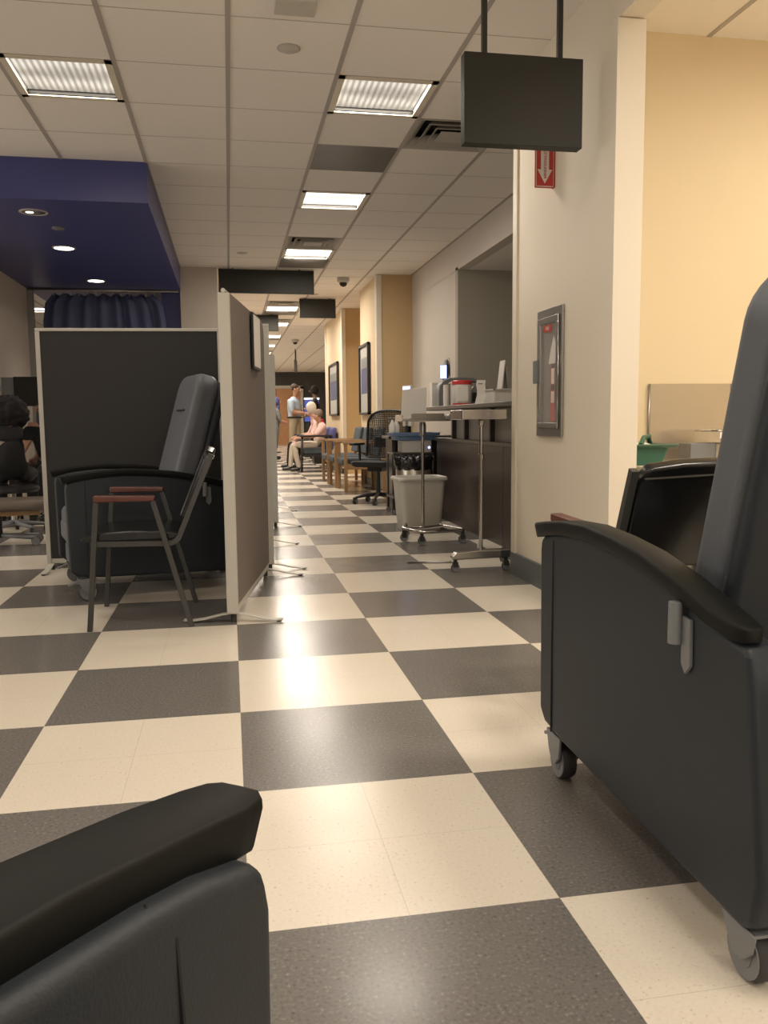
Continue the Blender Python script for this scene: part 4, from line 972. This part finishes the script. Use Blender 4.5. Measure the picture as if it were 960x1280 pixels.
SIT = dict(pelvis=(-.02, 0, .53), chest=(-.06, 0, .80), neck=(-.02, 0, .97), head=(.04, 0, 1.10),
    lhip=(.02, .09, .50), lknee=(.45, .13, .50), lankle=(.36, .14, .09), ltoe=(.53, .15, .035),
    rhip=(.02, -.09, .50), rknee=(.45, -.13, .50), rankle=(.50, -.12, .09), rtoe=(.66, -.13, .035),
    lshoulder=(-.06, .19, .90), lelbow=(.04, .25, .68), lwrist=(.27, .20, .64),
    rshoulder=(-.06, -.19, .90), relbow=(.06, -.25, .68), rwrist=(.29, -.18, .64))
# standing man, khaki trousers, reading paper, faces right
pm = person('standing man with brown hair, pale blue shirt and khaki trousers, holding papers', (1.52, 20.0, 0), -.45, STAND, ('shirtblue', 'shirtblue', 'khaki', 'shoe'), (1, 0, -.15), 'hairbr', 'short', g=1.4)
pm.scale = (1.1, 1.1, 1.03)
obj('belt', MB().lathe([(.13, -.018), (.165, -.018), (.165, .018), (.13, .018)], 24, c=(0, 0, 1.0)), 'black', pm)
t = thing('paper_sheet', 'white sheet of paper held by the standing man in the blue shirt', 'paper', (1.87, 19.78, 1.12), -.45)
obj('sheet', MB().cbox((0, 0, 0), (.21, .29, .003), (0, -.25, 0)), 'paper', t, smooth=False)
obj('print_mark', MB().cbox((0, 0, .002), (.15, .2, .001), (0, -.25, 0)), 'greyplast', t, smooth=False)
# seated older man in pink
person('older seated man with grey hair, pink shirt, stone trousers and black shoes', (1.62, 15.9, 0), PI, {**SIT, 'chest': (-.10, 0, .78), 'neck': (-.06, 0, .92), 'head': (.0, 0, 1.03), 'lshoulder': (-.10, .21, .85), 'rshoulder': (-.10, -.21, .85)}, ('pink', 'pink', 'stone', 'shoe'), (1, 0, -.2), 'hairg', 'short', g=1.22)
def arm_chair(label, loc, rz, back='purple'):
    t = thing('armchair', label, 'chair', loc, rz, 'black framed armchairs by the far pier')
    for s in (-1, 1):
        y = s*.30
        obj('leg', MB().tube([(.30, y, 0), (.28, y, .655)], .022, 8), 'black', t)
        obj('leg', MB().tube([(-.26, y, 0), (-.24, y, .655)], .018, 8), 'black', t)
        obj('armrest', MB().box(-.28, .33, y-.035, y+.035, .65, .685), 'black', t, bev=.01, seg=3)
    obj('seat', MB().box(-.24, .26, -.265, .265, .33, .415), 'seatblue', t, bev=.025, seg=3)
    obj('seat_frame', MB().box(-.25, .27, -.275, .275, .29, .33), 'black', t, bev=.004)
    obj('backrest', MB().prism([(-.30, .40), (-.235, .40), (-.25, .62), (-.285, .80), (-.36, .83), (-.37, .76)], -.26, .26), back, t, bev=.03, seg=4)
    return t
ac = arm_chair('black framed armchair with indigo back holding the man in pink', (1.60, 15.9, 0), PI)
person('seated woman with white hair in a pink top beyond the man in pink', (1.66, 17.0, 0), PI, {**SIT, 'head': (.06, 0, 1.20), 'neck': (.0, 0, 1.04), 'chest': (-.05, 0, .85)}, ('pink', 'pink', 'blackcl', 'shoe'), (1, 0, 0), 'hairw', 'bob')
copy_tree(ac, label='second black framed armchair, under the seated white haired woman', loc=(1.64, 17.0, 0))
person('standing person with black hair in black clothes by the far pier edge', (2.14, 21.3, 0), PI*.95, {**STAND, 'head': (.03, 0, 1.70), 'neck': (.0, 0, 1.54)}, ('blackcl', 'blackcl', 'blackcl', 'shoe'), (1, 0, 0), 'hairb', 'bob', skinm='skindark')
person('person with an indigo headscarf and grey patterned dress beside the far screen', (1.13, 21.0, 0), .2, {**STAND, 'head': (.03, 0, 1.42), 'neck': (.0, 0, 1.28), 'chest': (0, 0, 1.10), 'pelvis': (0, 0, .86), 'lhip': (0, .09, .80), 'rhip': (0, -.09, .80), 'lshoulder': (0, .17, 1.20), 'rshoulder': (0, -.17, 1.20), 'lelbow': (.06, .22, .95), 'relbow': (.06, -.22, .95), 'lwrist': (.25, .15, .90), 'rwrist': (.27, -.12, .90)}, ('floral', 'floral', 'floral', 'shoe'), (1, 0, 0), 'purple', 'bob')
def kiosk(label, loc, rz, hh):
    t = thing('checkin_kiosk', label, 'kiosk', loc, rz, 'check-in screens in the far hallway')
    obj('foot', MB().box(-.2, .2, -.22, .22, 0, .03), 'black', t, bev=.006)
    obj('post', MB().box(-.05, .05, -.08, .08, .03, hh-.6), 'black', t, bev=.006)
    obj('display_case', MB().box(-.05, .05, -.22, .22, hh-.65, hh), 'signdark', t, bev=.008)
    obj('display', MB().box(-.053, -.05, -.19, .19, hh-.62, hh-.06), 'screenblue', t, smooth=False)
    obj('lit_header', MB().box(-.055, -.05, -.20, .20, hh-.05, hh-.005), LENS_MID, t, smooth=False)
kiosk('check-in screen with a blue face between the standing and seated people', (2.14, 22.2, 0), PI/2, 1.55)
kiosk('check-in screen mostly hidden behind the indigo headscarf', (1.28, 25.5, 0), PI/2, 1.62)
t = thing('low_counter', 'low dark counter behind the seated people in the far hallway', 'counter', (2.15, 18.9, 0))
obj('body', MB().box(-.32, .5, -.25, .25, 0, .80), 'black', t, bev=.006)
obj('top', MB().box(-.35, .55, -.28, .28, .80, .83), 'worktop', t, bev=.006)
t = thing('handbag', 'small red handbag on the low dark counter', 'bag', (1.96, 18.9, .83))
obj('bag_body', MB().loft([rrect(.13, .06, .03, 0), rrect(.14, .065, .03, .08), rrect(.11, .04, .03, .16)]), 'redp', t, bev=.01)
obj('handle', MB().tube([(-.06, 0, .155), (-.05, 0, .22), (0, 0, .25), (.05, 0, .22), (.06, 0, .155)], .008, 8), 'redp', t)

# ---- people at the far left
person('seated person in black with full curly black hair, back turned, at the left edge', (-1.86, 7.75, 0), PI/2+.15, {**SIT, 'chest': (-.03, 0, .78), 'neck': (.04, 0, .93), 'head': (.08, 0, 1.03), 'lshoulder': (-.03, .22, .86), 'rshoulder': (-.03, -.22, .86)}, ('blackcl', 'blackcl', 'blackcl', 'shoe'), (1, 0, -.2), 'hairb', 'curly', skinm='skindark')
t = thing('task_stool', 'black task stool under the seated person at the left edge', 'stool', (-1.86, 7.73, 0), PI/2+.15)
obj('seat', MB().lathe([(0, .36), (.2, .36), (.22, .38), (.22, .40), (.2, .415), (0, .415)], 28), 'black', t)
obj('gas_lift', MB().cyl((0, 0, .08), (0, 0, .36), .025, 14), 'chrome', t)
for k in range(5):
    a = 2*PI*k/5; ca, sa = math.cos(a), math.sin(a)
    l = obj('base_arm', MB().tube([(0, 0, .10), (.25*ca, .25*sa, .065)], .02, 8, rs=[.024, .013]), 'greyplast', t)
    obj('caster', MB().lathe([(0, -.015), (.026, -.015), (.028, 0), (.026, .015), (0, .015)], 14, c=(.26*ca, .26*sa, .028), axis='y'), 'black', l)
t = thing('exam_bench', 'low taupe padded bench on a wheeled base at the left edge', 'bench', (-1.80, 6.98, 0), .1)
obj('pad', MB().loft([rrect(.40, .20, .12, .28), rrect(.42, .22, .14, .30), rrect(.42, .22, .14, .345), rrect(.40, .20, .12, .36)]), 'brownseat', t, angle=60)
obj('undertray', MB().box(-.32, .32, -.13, .13, .24, .28), 'oak', t, bev=.01)
obj('column', MB().cyl((0, 0, .06), (0, 0, .25), .03, 14), 'black', t)
for a in (-.28, .28):
    l = obj('base_leg', MB().tube([(0, 0, .08), (a, -.10, .06)], .016, 8), 'greyplast', t)
    wheel(0, (a, -.10, .035), .035, .025, l)
    l = obj('base_leg', MB().tube([(0, 0, .08), (a, .10, .06)], .016, 8), 'greyplast', t)
    wheel(0, (a, .10, .035), .035, .025, l)
person('second seated person partly hidden behind the dark screen edge, bare forearm showing', (-1.80, 9.0, 0), -PI/2-.25, SIT, ('blackcl', 'skin', 'blackcl', 'shoe'), (1, 0, -.3), 'hairb', 'short')
t = thing('exam_chair', 'grey padded chair behind the second seated person', 'chair', (-1.80, 9.02, 0), -PI/2-.25)
obj('seat', MB().box(-.25, .25, -.27, .27, .30, .415), 'vinyl', t, bev=.03, seg=3)
obj('backrest', MB().prism([(-.30, .36), (-.22, .36), (-.27, 1.16), (-.36, 1.16)], -.26, .26), 'vinlit', t, bev=.04, seg=4)
for a in (-.2, .2):
    for b in (-.22, .22): obj('leg', MB().tube([(a, b, 0), (a, b, .31)], .015, 8), 'rod', t)
